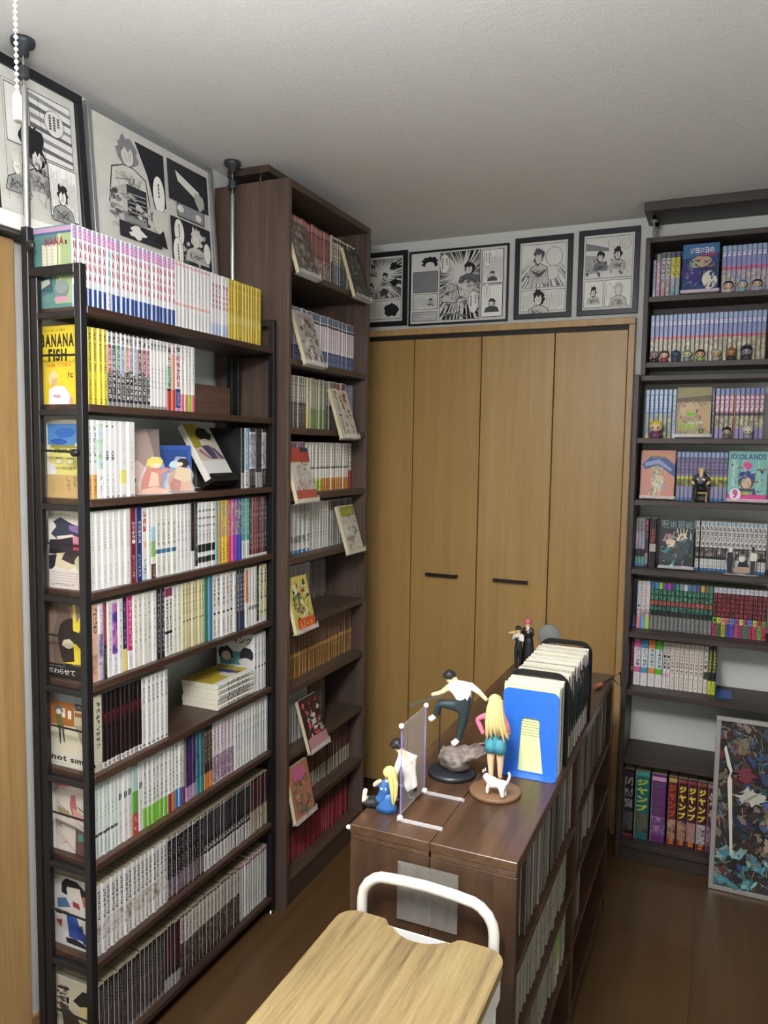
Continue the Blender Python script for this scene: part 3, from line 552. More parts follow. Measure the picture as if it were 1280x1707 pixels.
# ------------------------------------------------------------ fill the black rack
TIER = ['top', 'second', 'third', 'fourth', 'fifth', 'sixth', 'seventh', 'eighth', 'bottom']
def D(*a): return list(a)
duos = [(1, 'duo%d' % i, None) for i in range(10)]
ROWS = {
 1: (1.297, [(7, 'nana', 1.399), (1, 'nana_g', 1.414), (15, 'nana', 1.642), (10, 'wfaint', 1.798), (5, 'wpink', 1.878), (12, 'banana2', 2.05)]),
 2: (1.3075, [(6, 'banana', 1.397)] + [(1, 'duo%d' % i, 1.397+.0146*(i+1)) for i in range(10)] + [(5, 'wtext', 1.610), (1, 'tealred', 1.628), (1, 'orangered', 1.642), (1, 'redblue', 1.664), (1, 'wb_pink', 1.679), (1, 'wb_orange', 1.693), (1, 'wb_lime', 1.708), (1, 'wb_rose', 1.723)]),
 3: (1.334, [(1, 'w_or', 1.345), (1, 'w_or', 1.362), (1, 'scen', 1.383), (2, 'ob', 1.418), (1, 'wbare', 1.437), (1, 'wyel', 1.460), (1, 'wbare', 1.486), (0, None, 1.945), (1, 'dk', 1.962), (1, 'ltblue', 1.985), (2, 'dkw', 2.02), (2, 'dk', 2.055), (1, 'dkw', 2.08)]),
 4: (1.334, [(7, 'wmono', 1.465), (1, 'ut_r', 1.486), (1, 'ut_b', 1.508), (1, 'redchar', 1.528), (1, 'wdot', 1.542), (1, 'wgrass', 1.561), (4, 'wteal', 1.639), (4, 'wdot', 1.703), (1, 'blk_w', 1.719), (1, 'dgreen', 1.732), (5, 'check', 1.812)] + [(1, 'rb_'+nm, y) for (nm, c), y in zip(RBW, (1.828, 1.844, 1.863, 1.878, 1.893, 1.912, 1.928, 1.946))] + [(2, 'teal2', 1.984), (1, 'dgreen', 2.0), (2, 'wine', 2.035), (1, 'dgreen', 2.05), (2, 'wine', 2.068), (1, 'dgreen', 2.086)]),
 5: (1.334, [(1, 'peach', 1.356), (1, 'multi', 1.371), (1, 'redblack', 1.383), (1, 'wsoft', 1.4), (1, 'purp', 1.419), (1, 'wsoft', 1.437), (1, 'navyel', 1.453), (1, 'magen', 1.471), (2, 'wsoft', 1.506), (1, 'wgreen', 1.523), (1, 'wsoft', 1.542), (1, 'wdot', 1.56), (2, 'blkw', 1.592), (2, 'blkpk', 1.625), (2, 'wsoft', 1.659), (7, 'cream', 1.761), (1, 'greens', 1.779), (1, 'blues', 1.798), (1, 'dia_red', 1.818), (1, 'dia_ink', 1.838), (1, 'dia_sea', 1.859), (1, 'dia_coral', 1.879), (1, 'dia_sepia', 1.9), (1, 'wchar', 1.915), (3, 'navydk', 1.963), (1, 'oranw', 1.98), (3, 'wblkm', 2.026), (1, 'dgreen', 2.043), (1, 'ybl', 2.066), (1, 'ybl', 2.087)]),
 6: (1.334, [(1, 'ivory', 1.363), (9, 'lacq', 1.5), (6, 'acca', 1.601), (0, None, 2.013), (4, 'rank', 2.082)]),
 7: (1.336, [(6, 'mintw', 1.412), (3, 'wbig', 1.462), (1, 'grnred', 1.485), (1, 'wbig', 1.502), (6, 'wlime', 1.597), (1, 'wredf', 1.612), (1, 'worf', 1.627), (2, 'wbluf', 1.658), (1, 'wmagf', 1.671), (3, 'nightp', 1.721), (1, 'tealnt', 1.738), (1, 'tealnt', 1.755), (3, 'darkor', 1.796), (6, 'pinkm', 1.905), (12, 'wchar', 2.09)]),
 8: (1.338, [(17, 'wbold', 1.594), (9, 'blkmix', 1.753), (15, 'blkwht', 1.993), (7, 'rust8', 2.09)]),
 9: (1.340, [(15, 'dkmix', 1.579), (5, 'blkred', 1.646), (17, 'brnw', 1.932), (11, 'wlast', 2.09)]),
}
HB = {1: .178, 2: .176, 3: .178, 4: .180, 5: .181, 6: .181, 7: .180, 8: .174, 9: .178}
FIRST = {}
for t, (y0, runs) in ROWS.items():
    fac = .9925 if t < 3 else .9738; X = -1.325 if t < 3 else -1.300; z0 = RZ[t-1]; cnt = 0; rnd = random.Random(t)
    y = y0*fac
    for n, key, y1 in runs:
        e = y1*fac
        if n:
            w = (e-y)/n
            for i in range(n):
                cnt += 1; h = HB[t]; dx = rnd.uniform(-.0035, 0)
                if key.startswith('dia') or key in ('greens', 'blues'): h = .183
                if key == 'wmono' or key in ('ut_r', 'ut_b'): h = .182
                loc = (X+dx, y+i*w+.0002, z0+.0002)
                if t == 9: bulk_book(key, w-.0006, h*rnd.uniform(.985, 1), .126, *loc, pap='paper_shaded')
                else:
                    o = add_book(key, w-.0006, h, .113 if t < 3 else (.126 if t < 5 else .140), loc, (0, 0, 0), '%s, %s from near post, %s tier' % (SP[key]['look'], ordinal(cnt), TIER[t-1]), 'manga book', 'manga standing on the %s tier of the black rack' % TIER[t-1], paper='paper_shaded' if t == 8 else 'paper_w')
                    if cnt == 1: FIRST[t] = o
                    if t == 6 and key == 'rank' and i == 0: FIRST['rank'] = o
        y = e
# row nine's near cover is its own book
FIRST[9] = add_book('brnw', .014, .178, .140, (-1.300, 1.340*.9738-.0155, RZ[8]+.0002), (0, 0, 0), 'brown volume with bold cover lettering at the near end of the bottom tier', 'manga book', 'manga standing on the bottom tier of the black rack')
# the lying stack of five on the sixth tier
spine('lying', 'lying white volume with black brush title', '#ecebe4', [], [(.32, .88, '#26262a', 9, (.22, .78), .55), (.06, .24, '#9a9a96', 6, (.34, .66), .45)], cover='#c9b33a', letters=[('stack', '●', .25, .30, '#26262a', .6)])
for i in range(5):
    w = .0152
    o = add_book('lying', w-.0006, .181, .128, (-1.298+.002*((i*7) % 3-1), 1.771, RZ[5]+.0004+(5-i)*w), (radians(-90), 0, 0), '%s volume of the lying stack on the sixth tier' % (['topmost yellow-covered', 'second', 'middle', 'fourth', 'lowest'][i]), 'manga book', 'five volumes lying stacked on the sixth tier')
    if i == 0: FIRST['stack'] = o
# ------------------------------------------------------------ covers that face the viewer at the near end of each tier
def cover(o, items, d, h): return print_panel('cover_art', d-.0016, h, items, o, (-d, -.0002, 0), (1, 0, 0), (0, 0, 1))
def blob(cx, cy, rx, ry, col, sd, n=14, jag=.18): return ('p', poly_blob(cx, cy, rx, ry, n, random.Random(sd), jag), col)
def clutter(cols, n, sd, x0=.04, x1=.96, y0=.04, y1=.96, s=.05, ink=('#22201f', '#d8d2c6')):
    rnd = random.Random(sd); it = []
    for i in range(n): it.append(('p', poly_blob(rnd.uniform(x0+s, x1-s), rnd.uniform(y0+s, y1-s), rnd.uniform(.25, 1)*s, rnd.uniform(.25, 1)*s*.8, 8, rnd, .45), rnd.choice(cols)))
    for i in range(n):
        a = rnd.uniform(0, pi); l_ = rnd.uniform(.3, 1)*s; x_, y_ = rnd.uniform(x0+s, x1-s), rnd.uniform(y0+s, y1-s); it.append(('l', x_-cos(a)*l_, y_-sin(a)*l_, x_+cos(a)*l_, y_+sin(a)*l_, .0009, rnd.choice(ink)))
    return it
def lines(x0, x1, y0, y1, n, col, w=.0006, sd=0):
    rnd = random.Random(sd); return [('l', x0, y0+(y1-y0)*(i+.5)/n, x1-(x1-x0)*rnd.random()*.25, y0+(y1-y0)*(i+.5)/n, w, col) for i in range(n)]
def vlines(x0, x1, y0, y1, n, col, w=.0006, sd=0):
    rnd = random.Random(sd); return [('l', x0+(x1-x0)*(i+.5)/n, y0+(y1-y0)*rnd.random()*.3, x0+(x1-x0)*(i+.5)/n, y1, w, col) for i in range(n)]
cover(FIRST[1], [('r', 0, 0, 1, 1, '#5f8f86'), ('r', 0, .93, 1, .985, '#c9a0c4'), ('r', 0, .9, 1, .93, '#4a6a8c'), ('p', [(.55, .05), (1, .05), (1, .9), (.62, .9)], '#a8c08c'), ('r', .2, .48, .62, .78, '#e8e4cc')] + [('r', .2+.14*i, .48, .21+.14*i, .78, '#3a4a4c') for i in range(4)] + lines(.2, .62, .48, .78, 7, '#b9b8a4', .0007) + [('r', .66, .12, .72, .9, '#dcd9a0'), ('e', .72, .22, .2, .11, '#7d8a86'), ('e', .72, .25, .17, .08, '#93a29c'), ('p', [(.05, .12), (.5, .2), (.45, .42), (.1, .4)], '#3c6470'), ('p', [(.1, .22), (.42, .3), (.4, .36), (.12, .33)], '#d6d2bc'), ('e', .72, .1, .2, .035, '#d49ab0')] + vlines(.12, .4, .06, .2, 6, '#a8b8a4', .001) + [('t', 'NANA', .3, .76, .5, .1, '#a03048', .03), ('t', '1', .84, .76, .05, .05, '#6a2a38', .03)], .113, .178)
cover(FIRST[2], [('r', 0, 0, 1, 1, '#f2d335'), ('t', 'FLOWER COMICS', .12, .925, .55, .03, '#7a6a20'), ('t', 'BANANA', .0, .73, .9, .17, '#2a2616', .05), ('t', 'FISH', .2, .55, .5, .16, '#2a2616', .05), ('t', 'AKIMI YOSHIDA', .15, .48, .66, .045, '#e2702e', .02), blob(.33, .33, .13, .1, '#ead9a0', 3), ('p', [(.25, .22), (.42, .26), (.44, .34), (.3, .33)], '#e3b07c'), ('p', [(.18, .0), (.2, .2), (.42, .24), (.62, .23), (.78, .12), (.74, .0)], '#efece8'), ('p', [(.74, .0), (.78, .12), (.86, .06), (.84, .0)], '#e3a47c'), ('p', [(.3, .1), (.5, .08), (.52, .12), (.34, .13)], '#d2a0b0'), ('t', 'fc', .72, .34, .14, .075, '#4a4220', .03)], .113, .176)
cover(FIRST[3], [('r', 0, 0, 1, 1, '#e8e2d0'), ('r', .03, .68, 1, .95, '#4f86bc'), blob(.45, .83, .25, .07, '#3468b0', 5), blob(.3, .72, .2, .04, '#2c5aa8', 6), ('r', .06, .3, 1, .68, '#d9cf74'), ('r', .1, .64, 1, .68, '#8f8a3c'), ('p', [(.7, .7), (.85, .76), (1, .72), (1, .66), (.7, .66)], '#e6dcc0')] + [('r', x_, .44, x_+.16, .52, '#8a875a') for x_ in (.22, .5)] + [('r', x_+.01, .445, x_+.15, .5, '#e4e0b4') for x_ in (.22, .5)] + [blob(.13, .37, .12, .08, '#dcdcd8', 8), blob(.9, .4, .12, .1, '#e0dfda', 9), ('r', 0, 0, 1, .3, '#c8a66e'), ('t', '同級生', .2, .575, .5, .06, '#4a4630', .02), ('t', '中村明日美子', .2, .36, .52, .04, '#5a5434'), ('tv', 'ゆっくり', .82, .04, .1, .24, '#5a4528'), ('tv', '恋を', .64, .14, .1, .14, '#5a4528'), ('tv', 'しよう', .48, .09, .1, .19, '#5a4528')] + vlines(.08, .42, .05, .27, 5, '#8a6a40', .0008, 4), .126, .178)
cover(FIRST[4], [('r', 0, 0, 1, 1, '#e6e1d2'), ('p', [(.12, .86), (.3, .92), (.6, .84), (1, .78), (1, .5), (.6, .52), (.3, .6), (.06, .7), (.2, .8)], '#3a3c4e'), ('p', [(.5, .82), (.8, .83), (1, .76), (1, .66), (.75, .72), (.52, .76)], '#8a6aa0'), ('p', [(.02, .62), (.6, .66), (.7, .52), (.4, .44), (0, .44)], '#2e2630'), ('p', [(.6, .7), (.86, .66), (.9, .52), (.62, .48)], '#d48a9c'), ('p', [(.62, .6), (.85, .58), (.88, .48), (.6, .46)], '#c23c5e'), ('p', [(.2, .67), (.6, .71), (.62, .68), (.24, .63)], '#e6d6c0'), blob(.42, .36, .3, .12, '#d9cba8', 3), blob(.62, .42, .3, .09, '#3c2f30', 4), ('p', [(0, .42), (.2, .44), (.14, .28), (.0, .2)], '#26242a'), blob(.78, .34, .14, .1, '#c8c49a', 6), ('r', 0, 0, 1, .24, '#dccfc6')] + lines(.06, .95, .05, .22, 5, '#8a8078', .0008, 2) + [('x', .05, .935, .5, .035, '#5a564e', 7, 1), ('x', .03, .035, .6, .03, '#4a443e', 9, 2)], .126, .18)
cover(FIRST[5], [('r', 0, 0, 1, 1, '#6f5c4e'), ('p', [(.0, .1), (.08, .9), (.2, .98), (.25, .8), (.12, .5), (.16, .1)], '#8a7462'), ('p', [(.5, .95), (1, .98), (1, .3), (.7, .4), (.62, .7)], '#8c7a7c'), ('p', poly_blob(.52, .48, .26, .32, 18, random.Random(2), .06), '#2c2118'), blob(.48, .46, .14, .06, '#d6cbb0', 4), ('r', 0, 0, 1, .18, '#221c18'), ('p', [(.6, .98), (.66, .98), (.68, .74), (.9, .98), (1, .98), (1, .82), (.96, .9), (.72, .62), (.6, .64)], '#e6cf3a'), ('p', [(.9, .66), (1, .62), (1, .55), (.92, .56), (.78, .5), (.92, .6)], '#e0c83c'), ('p', [(.6, .47), (.66, .47), (.9, .34), (.92, .22), (.6, .2), (.36, .2), (.6, .235), (.62, .24)], '#e6cf3a'), ('p', [(.78, .2), (.82, .13), (.97, .2), (1, .19), (.86, .1), (1, .02), (.96, .01), (.82, .08), (.78, .06)], '#e6cf3a'), ('t', '終わらせて', .03, .05, .6, .065, '#e6e2da', .01), ('x', .06, .135, .35, .025, '#c8c2b8', 6, 3)], .140, .181)
cover(FIRST[6], [('r', 0, 0, 1, 1, '#dcd6c4'), ('r', .03, .55, 1, .96, '#c4b894'), ('r', .03, .82, 1, .96, '#8f9a98'), ('r', .03, .55, .58, .86, '#b06a30'), ('r', .3, .66, .38, .78, '#e8e2cc'), ('r', .44, .65, .52, .76, '#e8e2cc'), ('r', .6, .78, .98, .87, '#2a2624'), ('x', .62, .795, .2, .055, '#d8d4c8', 5, 4), ('r', .6, .7, 1, .75, '#9a5a34'), ('p', [(.58, .58), (1, .6), (1, .2), (.84, .2)], '#a89c80'), ('p', [(.0, .52), (.58, .56), (.82, .2), (.0, .2)], '#d9d0b4'), blob(.24, .75, .09, .06, '#5f6a60', 2), blob(.24, .725, .06, .04, '#dcd2bc', 3), ('p', [(.16, .68), (.3, .7), (.36, .5), (.2, .5)], '#6e6a34'), ('p', [(.22, .5), (.28, .5), (.28, .3), (.25, .3)], '#4a4240'), ('p', [(.3, .5), (.35, .5), (.37, .33), (.34, .33)], '#4a4240'), ('r', 0, 0, 1, .17, '#d8d2be'), ('t', 'not simple', .05, .075, 1.0, .075, '#1c1a18', .035), ('t', 'ノット シンプル', .06, .028, .42, .018, '#5a564c')], .140, .181)
cover(FIRST[7], [('r', 0, 0, 1, 1, '#ddd2c4'), ('r', .0, .88, .34, .96, '#d8577c'), ('t', '1', .28, .89, .03, .055, '#f0dce0', .03), ('x', .04, .835, .28, .03, '#3a3432', 4, 5), ('p', [(.4, .78), (.52, .8), (.56, .6), (.44, .5), (.38, .64)], '#b8706a'), ('p', [(.44, .62), (.7, .56), (.9, .5), (.95, .3), (.85, .3), (.8, .44), (.5, .48)], '#d8a698'), ('p', [(.56, .66), (1, .52), (1, .5), (.58, .63)], '#7c6a5c'), ('p', [(.05, .6), (.36, .56), (.36, .46), (.1, .5)], '#b49a70'), ('l', .05, .66, .9, .3, .0012, '#6a6056'), ('p', [(.0, .42), (.55, .36), (.55, .32), (0, .38)], '#9a9078'), ('p', [(.52, .36), (.9, .3), (1, .0), (.5, .0)], '#6a4a48'), ('p', [(.56, .28), (.7, .3), (.72, .2), (.58, .18)], '#5f8a7c'), ('l', 0, .3, .5, .04, .001, '#6f7a68'), ('l', .01, .24, .5, .02, .001, '#6f7a68'), ('l', .18, .1, .3, .14, .0016, '#c0504a')] + vlines(.03, .18, .3, .38, 6, '#3a3432', .0012, 3), .126, .18)
cover(FIRST[8], [('r', 0, 0, 1, 1, '#e0dad2'), ('p', [(.2, .9), (.3, .98), (.55, .97), (.8, .84), (.68, .74), (.5, .82), (.3, .74), (.22, .8)], '#1e1c20'), ('p', [(.3, .86), (.62, .88), (.66, .74), (.5, .68), (.34, .74)], '#e6dccc'), ('p', [(.2, .9), (.34, .94), (.3, .74), (.2, .76)], '#1e1c20'), ('p', [(.1, .66), (.3, .7), (.4, .58), (.1, .52)], '#54749c'), ('p', [(.66, .78), (.94, .8), (.98, .62), (.7, .64)], '#c06a5c'), ('p', [(.45, .68), (.6, .66), (.62, .58), (.46, .6)], '#a83c3c'), ('p', [(.3, .46), (.52, .48), (.72, .14), (.36, .14)], '#2f4f9c'), ('p', [(.5, .3), (.66, .36), (.84, .12), (.7, .1)], '#243c80'), ('p', [(.6, .5), (.98, .46), (.9, .2), (.7, .26)], '#dcd0c4'), ('p', [(.06, .34), (.2, .36), (.18, .24)], '#b84a40'), ('p', [(.28, .12), (.5, .14), (.7, .1), (.8, .04), (.3, .05)], '#241c2c'), ('r', .06, .44, .2, .5, '#1c1a1c'), ('r', .24, .45, .36, .5, '#1c1a1c'), ('l', .02, .94, .02, .8, .0012, '#8a8580'), ('t', '1', .04, .93, .02, .03, '#3a3638')], .140, .174)
cover(FIRST[9], [('r', 0, 0, 1, 1, '#c9bfa6'), ('x', .06, .52, .42, .42, '#3a3020', 3, 6), ('x', .1, .56, .36, .36, '#2a2016', 4, 16), ('p', [(.5, .72), (.72, .9), (1, .92), (1, .5), (.8, .62)], '#241c18'), ('p', [(.62, .66), (.96, .74), (1, .5), (.7, .42)], '#d8c488'), ('p', [(.2, .66), (.6, .5), (.74, .3), (.3, .2)], '#4a3a28'), ('p', [(.7, .44), (.9, .42), (1, .4), (1, .2), (.76, .26)], '#d6cdb8'), ('x', .12, .14, .6, .14, '#3a3020', 4, 7)], .140, .178)
cover(FIRST['rank'], [('r', 0, 0, 1, 1, '#e6e6e2'), ('p', [(.1, .42), (.9, .46), (.92, .68), (.06, .66)], '#5a9aa0'), blob(.25, .62, .2, .13, '#2a2626', 3), blob(.26, .58, .14, .08, '#dcc8b4', 4), blob(.8, .6, .18, .16, '#26242a', 5), blob(.8, .5, .2, .07, '#e0dcd6', 6), ('t', 'ンキング', .25, .82, .7, .12, '#2a2628', .02)], .140, .181)
print_panel('cover_art', .126, .181, [('r', 0, 0, 1, 1, '#c9b02e'), blob(.7, .6, .22, .16, '#e6dcc8', 2), blob(.55, .72, .3, .08, '#3a4a90', 3), blob(.3, .3, .2, .2, '#b89c22', 4), blob(.8, .74, .12, .08, '#8a5a48', 5), ('r', .86, 0, 1, 1, '#ece9df')], FIRST['stack'], (-.128, -.0002, 0), (1, 0, 0), (0, 0, 1))

# ------------------------------------------------------------ things between the books on the rack
CR = empty('wooden_crate', (-1.385, 1.802, RZ[1]+.0003), label='small rustic wooden box behind the books on the second tier', cat='box')
for nm, a, b in (('side_board', (-.045, -.088, 0), (-.037, .088, .082)), ('side_board', (.037, -.088, 0), (.045, .088, .082)), ('end_board', (-.0365, -.088, 0), (.0365, -.080, .082)), ('end_board', (-.0365, .080, 0), (.0365, .088, .082)), ('bottom_board', (-.0365, -.0795, 0), (.0365, .0795, .008))):
    bx(nm, a, b, M['crate'], CR)
z3 = RZ[2]+.0003
def standee(name, loc, rot, outline, items, label, W, H, base=True, cat='standee', lean=0):
    E = empty(name, loc, (0, 0, rot), label, cat, 'acrylic standees')
    MB().prism([(a*W, b*H) for a, b in outline], -.0013, .0013, 'y').build('acrylic_plate', M['acrylic'], E, rot=(radians(-lean), 0, 0))
    p = print_panel('printed_figure', W, H, items, E, (0, -.0016, 0), (1, 0, 0), (0, 0, 1)); p.rotation_euler = (radians(-lean), 0, 0)
    if base: MB().prism([(W*(.5+.55*cos(2*pi*k/20)), .016*sin(2*pi*k/20)) for k in range(20)], 0, .0026, 'z').build('stand_base', M['acrylic_edge'], E)
    return E
sit = [(.05, .0), (.95, .0), (1, .12), (.9, .3), (.96, .5), (.82, .7), (.7, .98), (.4, 1), (.24, .8), (.12, .5), (0, .2)]
rr = radians(58)
standee('acrylic_standee', (-1.335, 1.492, z3), rr, sit, [('p', [(.08, .05), (.6, .03), (.72, .4), (.6, .72), (.3, .74), (.1, .4)], '#c98378'), ('p', [(.3, .2), (.62, .22), (.6, .56), (.4, .6)], '#e3bfa4'), ('p', poly_blob(.5, .84, .25, .15, 16, random.Random(1), .16), '#e3d06a'), blob(.55, .76, .12, .07, '#ecd6c0', 2), ('p', [(.55, .6), (.9, .72), (.94, .64), (.6, .5)], '#cf8f84'), ('p', [(.1, .02), (.9, .02), (.92, .12), (.5, .2), (.1, .12)], '#ddb39c')], 'acrylic standee of a seated pink-clad figure with yellow hair on the third tier', .085, .095)
standee('acrylic_standee', (-1.338, 1.592, z3), rr, sit, [('p', [(.05, .04), (.95, .04), (.88, .3), (.86, .62), (.5, .72), (.2, .55)], '#d9b39c'), ('p', [(.3, .3), (.85, .3), (.85, .66), (.4, .7)], '#dfcaa8'), ('p', [(.1, .05), (.5, .05), (.55, .32), (.3, .4)], '#c58a80'), blob(.6, .82, .2, .13, '#26242a', 2), blob(.34, .78, .18, .1, '#c9dde2', 4), blob(.5, .78, .1, .06, '#ecd6c0', 5)], 'acrylic standee of two kneeling figures before the blue card', .085, .095)
C1 = empty('art_card', (-1.372, 1.468, z3), (0, 0, rr), 'brown art card leaning behind the pink standee', 'card', None)
MB().box(0, .105, -.001, .001, 0, .165).build('card_board', plain('#d8d2c8', .6), C1, rot=(radians(-6), 0, 0))
p = print_panel('card_print', .105, .165, [('r', 0, 0, 1, 1, '#7a6a62'), ('p', [(0, 0), (.6, 0), (.9, .5), (.7, 1), (0, 1)], '#a08a80'), blob(.4, .3, .3, .2, '#cdb6a8', 3), blob(.3, .2, .1, .06, '#3a3434', 5), ('r', 0, 0, 1, .12, '#cba88a')], C1, (0, -.0014, 0), (1, 0, 0), (0, 0, 1)); p.rotation_euler = (radians(-6), 0, 0)
C2 = empty('art_card', (-1.385, 1.635, z3), (0, 0, rr), 'blue art card leaning behind the kneeling standee', 'card', None)
MB().box(0, .09, -.001, .001, 0, .125).build('card_board', plain('#24509a', .5), C2, rot=(radians(-8), 0, 0))
p = print_panel('card_print', .09, .125, [('r', .04, .03, .96, .97, '#2a5cae'), ('r', .08, .06, .9, .9, '#1f4a94'), blob(.6, .4, .3, .3, '#27549e', 5)], C2, (0, -.0014, 0), (1, 0, 0), (0, 0, 1)); p.rotation_euler = (radians(-8), 0, 0)
spine('artbk', 'thick art book', '#dcd9d0', cover='#cfcdc4')
AB = empty('art_book', (-1.320, 1.742, z3+.022), (0, radians(-31), radians(4)), 'large white art book propped on a tilted stand on the third tier', 'book')
me = MB(); me.box(0, .020, 0, .128, 0, .176, 0, .0015); b_ = me.build('book_block', plain('#d8d5ca', .5), AB)
print_panel('cover_art', .128, .176, [('r', 0, 0, 1, 1, '#ddd8cc'), ('r', 0, .33, 1, 1, '#cfc6b2'), ('p', [(0, .55), (.4, .6), (.5, 1), (0, 1)], '#b8a53a'), blob(.6, .82, .28, .13, '#2e2622', 2), blob(.55, .66, .26, .08, '#e0d2bc', 7), ('p', [(.3, .6), (.6, .62), (.8, .36), (.5, .36)], '#4c4a68'), ('p', [(.62, .6), (.8, .55), (1, .36), (.84, .36)], '#5a4a6e'), ('p', [(.1, .5), (.2, .55), (.5, .36), (.4, .36)], '#b0686a'), ('p', [(.7, .44), (.75, .5), (.8, .36), (.75, .36)], '#cf8f84'), ('r', 0, 0, 1, .33, '#e6e4dc')] + lines(.08, .92, .06, .3, 7, '#c4c1b8', .0006, 3), AB, (.0203, 0, 0), (0, 1, 0), (0, 0, 1))
m = MB(); m.box(-.02, .03, -.003, .128+.004, -.012, -.0005, 0, .001); m.box(.026, .031, -.003, .132, -.0003, .012); m.build('book_rest', M['black'], AB)
standee('acrylic_standee', (-1.428, 1.828, z3), radians(87), [(.2, 0), (.8, 0), (.9, .4), (.8, .7), (.75, 1), (.35, 1), (.25, .7), (.1, .4)], [('p', [(.3, 0), (.75, 0), (.8, .45), (.7, .7), (.35, .68), (.25, .4)], '#5a524c'), blob(.55, .82, .2, .12, '#22201e', 3), blob(.48, .78, .12, .08, '#d8c2ae', 4), ('p', [(.2, .45), (.45, .55), (.45, .6), (.2, .52)], '#a89888')], 'acrylic standee of a figure in a brown coat by the art book', .06, .16)

SPINE_LIGHT_GAIN = .95; PRINT_LIGHT_GAIN = .9  # beyond the rack the lamp offset in the colours is eased
# ------------------------------------------------------------ tall bookcase: rows of spines and tilted covers
spine('rust', 'rust', '#7e4a40', [(.86, .97, '#a8776a'), (.84, .86, '#4a2a26')], [(.5, .82, '#b88a80', 6, (.25, .75), .4)], art=(.05, .45, ['#5c2e2a', '#8a6a60', '#b8a8a0', '#4a2826'], 90))
spine('yblk', 'yblk', '#d8d0b0', [(.0, .5, '#7a8a94'), (.9, .97, '#3a342c')], [(.5, .95, '#2c2820', 7, (.1, .9), .55)], art=(.05, .5, ['#c8b05a', '#5a6a84', '#a8a8a0'], 80))
spine('blwh', 'blwh', '#d6cdd0', [(.0, .32, '#3a4878'), (.86, .99, '#6a7088'), (.80, .84, '#22263c')], [(.05, .28, '#c8ccdc', 6, (.3, .7), .45), (.4, .78, '#c08a94', 7, (.25, .75), .4)])
spine('bw1', 'bw1', '#b8b2a8', [(.0, .5, '#3a3430')], [(.5, .97, '#3c3834', 8, (.15, .85), .5), (.05, .45, '#a89a90', 8, (.2, .8), .4)])
spine('ycr', 'ycr', '#c8bf94', [(.0, .4, '#cfc060')], [(.45, .95, '#8a8264', 9, (.3, .7), .45)])
spine('grn3', 'grn3', '#aaa890', [(.0, .4, '#7a8a5a')], [(.3, .95, '#6a6656', 9, (.25, .75), .48)])
spine('rdw3', 'rdw3', '#c8c2ba', [(.82, .98, '#8a5a50'), (.0, .4, '#2e3038')], [(.05, .8, '#5a5654', 10, (.25, .75), .5)])
spine('nav3', 'nav3', '#6a6a88', [(.0, .35, '#7a94b8')], [(.3, .95, '#c0bcc8', 8, (.2, .8), .45)])
spine('prp4', 'prp4', '#d6d2cc', [(.84, .98, '#8a6a80')], [(.2, .8, '#7a7a80', 8, (.25, .75), .45)])
spine('lim4', 'lim4', '#dcd8cc', [(.0, .26, '#b8c83c'), (.46, .50, '#5a5a60')], [(.5, .95, '#77736c', 7, (.25, .75), .52), (.04, .22, '#5a6a20', 3, (.2, .8), .5)])
spine('org4', 'org4', '#dcd8cc', [(.0, .26, '#c8883c'), (.46, .50, '#5a5a60')], [(.5, .95, '#77736c', 7, (.25, .75), .52), (.04, .22, '#8a3a20', 3, (.2, .8), .5)])
spine('red4', 'red4', '#a83a38', [(.4, .98, '#d6d0c6')], [(.45, .95, '#4a4440', 6, (.2, .8), .5)])
spine('blu5', 'blu5', '#c9c9c4', [(.0, .07, '#3a7aa8'), (.82, .98, '#9a9a98')], [(.12, .8, '#8a8a88', 12, (.25, .75), .48)], art=(.22, .36, ['#26262a', '#8a8a88', '#c9c9c4'], 60))
spine('gry5', 'gry5', '#c6c4bc', [], [(.1, .95, '#86847c', 12, (.25, .75), .5)])
spine('drk5', 'drk5', '#a8a49c', [(.78, .98, '#5a4a44')], [(.1, .78, '#5f5c56', 12, (.25, .75), .55)])
spine('wht6', 'wht6', '#c8c2c0', [(.0, .3, '#a88a90')], [(.3, .95, '#5a5458', 8, (.25, .75), .5)])
spine('gry6', 'gry6', '#6a5c58', [], [(.08, .95, '#b0a8a4', 11, (.2, .8), .42)])
spine('gold7', 'gold7', '#8a6428', [(.52, .99, '#4c2c22'), (.44, .52, '#b08a3a')], [(.55, .95, '#9a7a54', 8, (.25, .75), .4), (.12, .42, '#5a3a20', 5, (.1, .9), .35)])
spine('wht8', 'wht8', '#a9a7a2', [], [(.1, .95, '#6a6866', 10, (.25, .75), .5)]); spine('drk8', 'drk8', '#2c2624', [], [(.1, .95, '#4a4442', 10, (.25, .75), .5)])
spine('mar9', 'mar9', '#46241f', [(.0, .34, '#a8a08c')], [(.4, .95, '#7a4a40', 8, (.25, .75), .45), (.02, .32, '#57503f', 5, (.5, .98), .8)])
spine('crm10', 'crm10', '#8e1c30', [(.62, .99, '#4a1c18')], [(.1, .6, '#c06a70', 8, (.3, .7), .35)])
def tall_row(i, runs, h, X=-1.305, y0=2.099, d=.12):
    y = y0; rnd = random.Random(40+i)
    for n, key, y1 in runs:
        w = (y1-y)/n
        for j in range(n): bulk_book(key, w-.0006, h*rnd.uniform(.985, 1.0), d, X-rnd.uniform(0, .006), y+j*w, TZ[i-1]+.0002)
        y = y1
tall_row(1, [(20, 'rust', 2.450), (1, 'bw1', 2.466), (11, 'yblk', 2.645)], .185)
tall_row(2, [(33, 'blwh', 2.645)], .180)
tall_row(3, [(13, 'bw1', 2.284), (2, 'ycr', 2.31), (8, 'grn3', 2.43), (4, 'bw1', 2.48), (5, 'rdw3', 2.57), (6, 'nav3', 2.645)], .175)
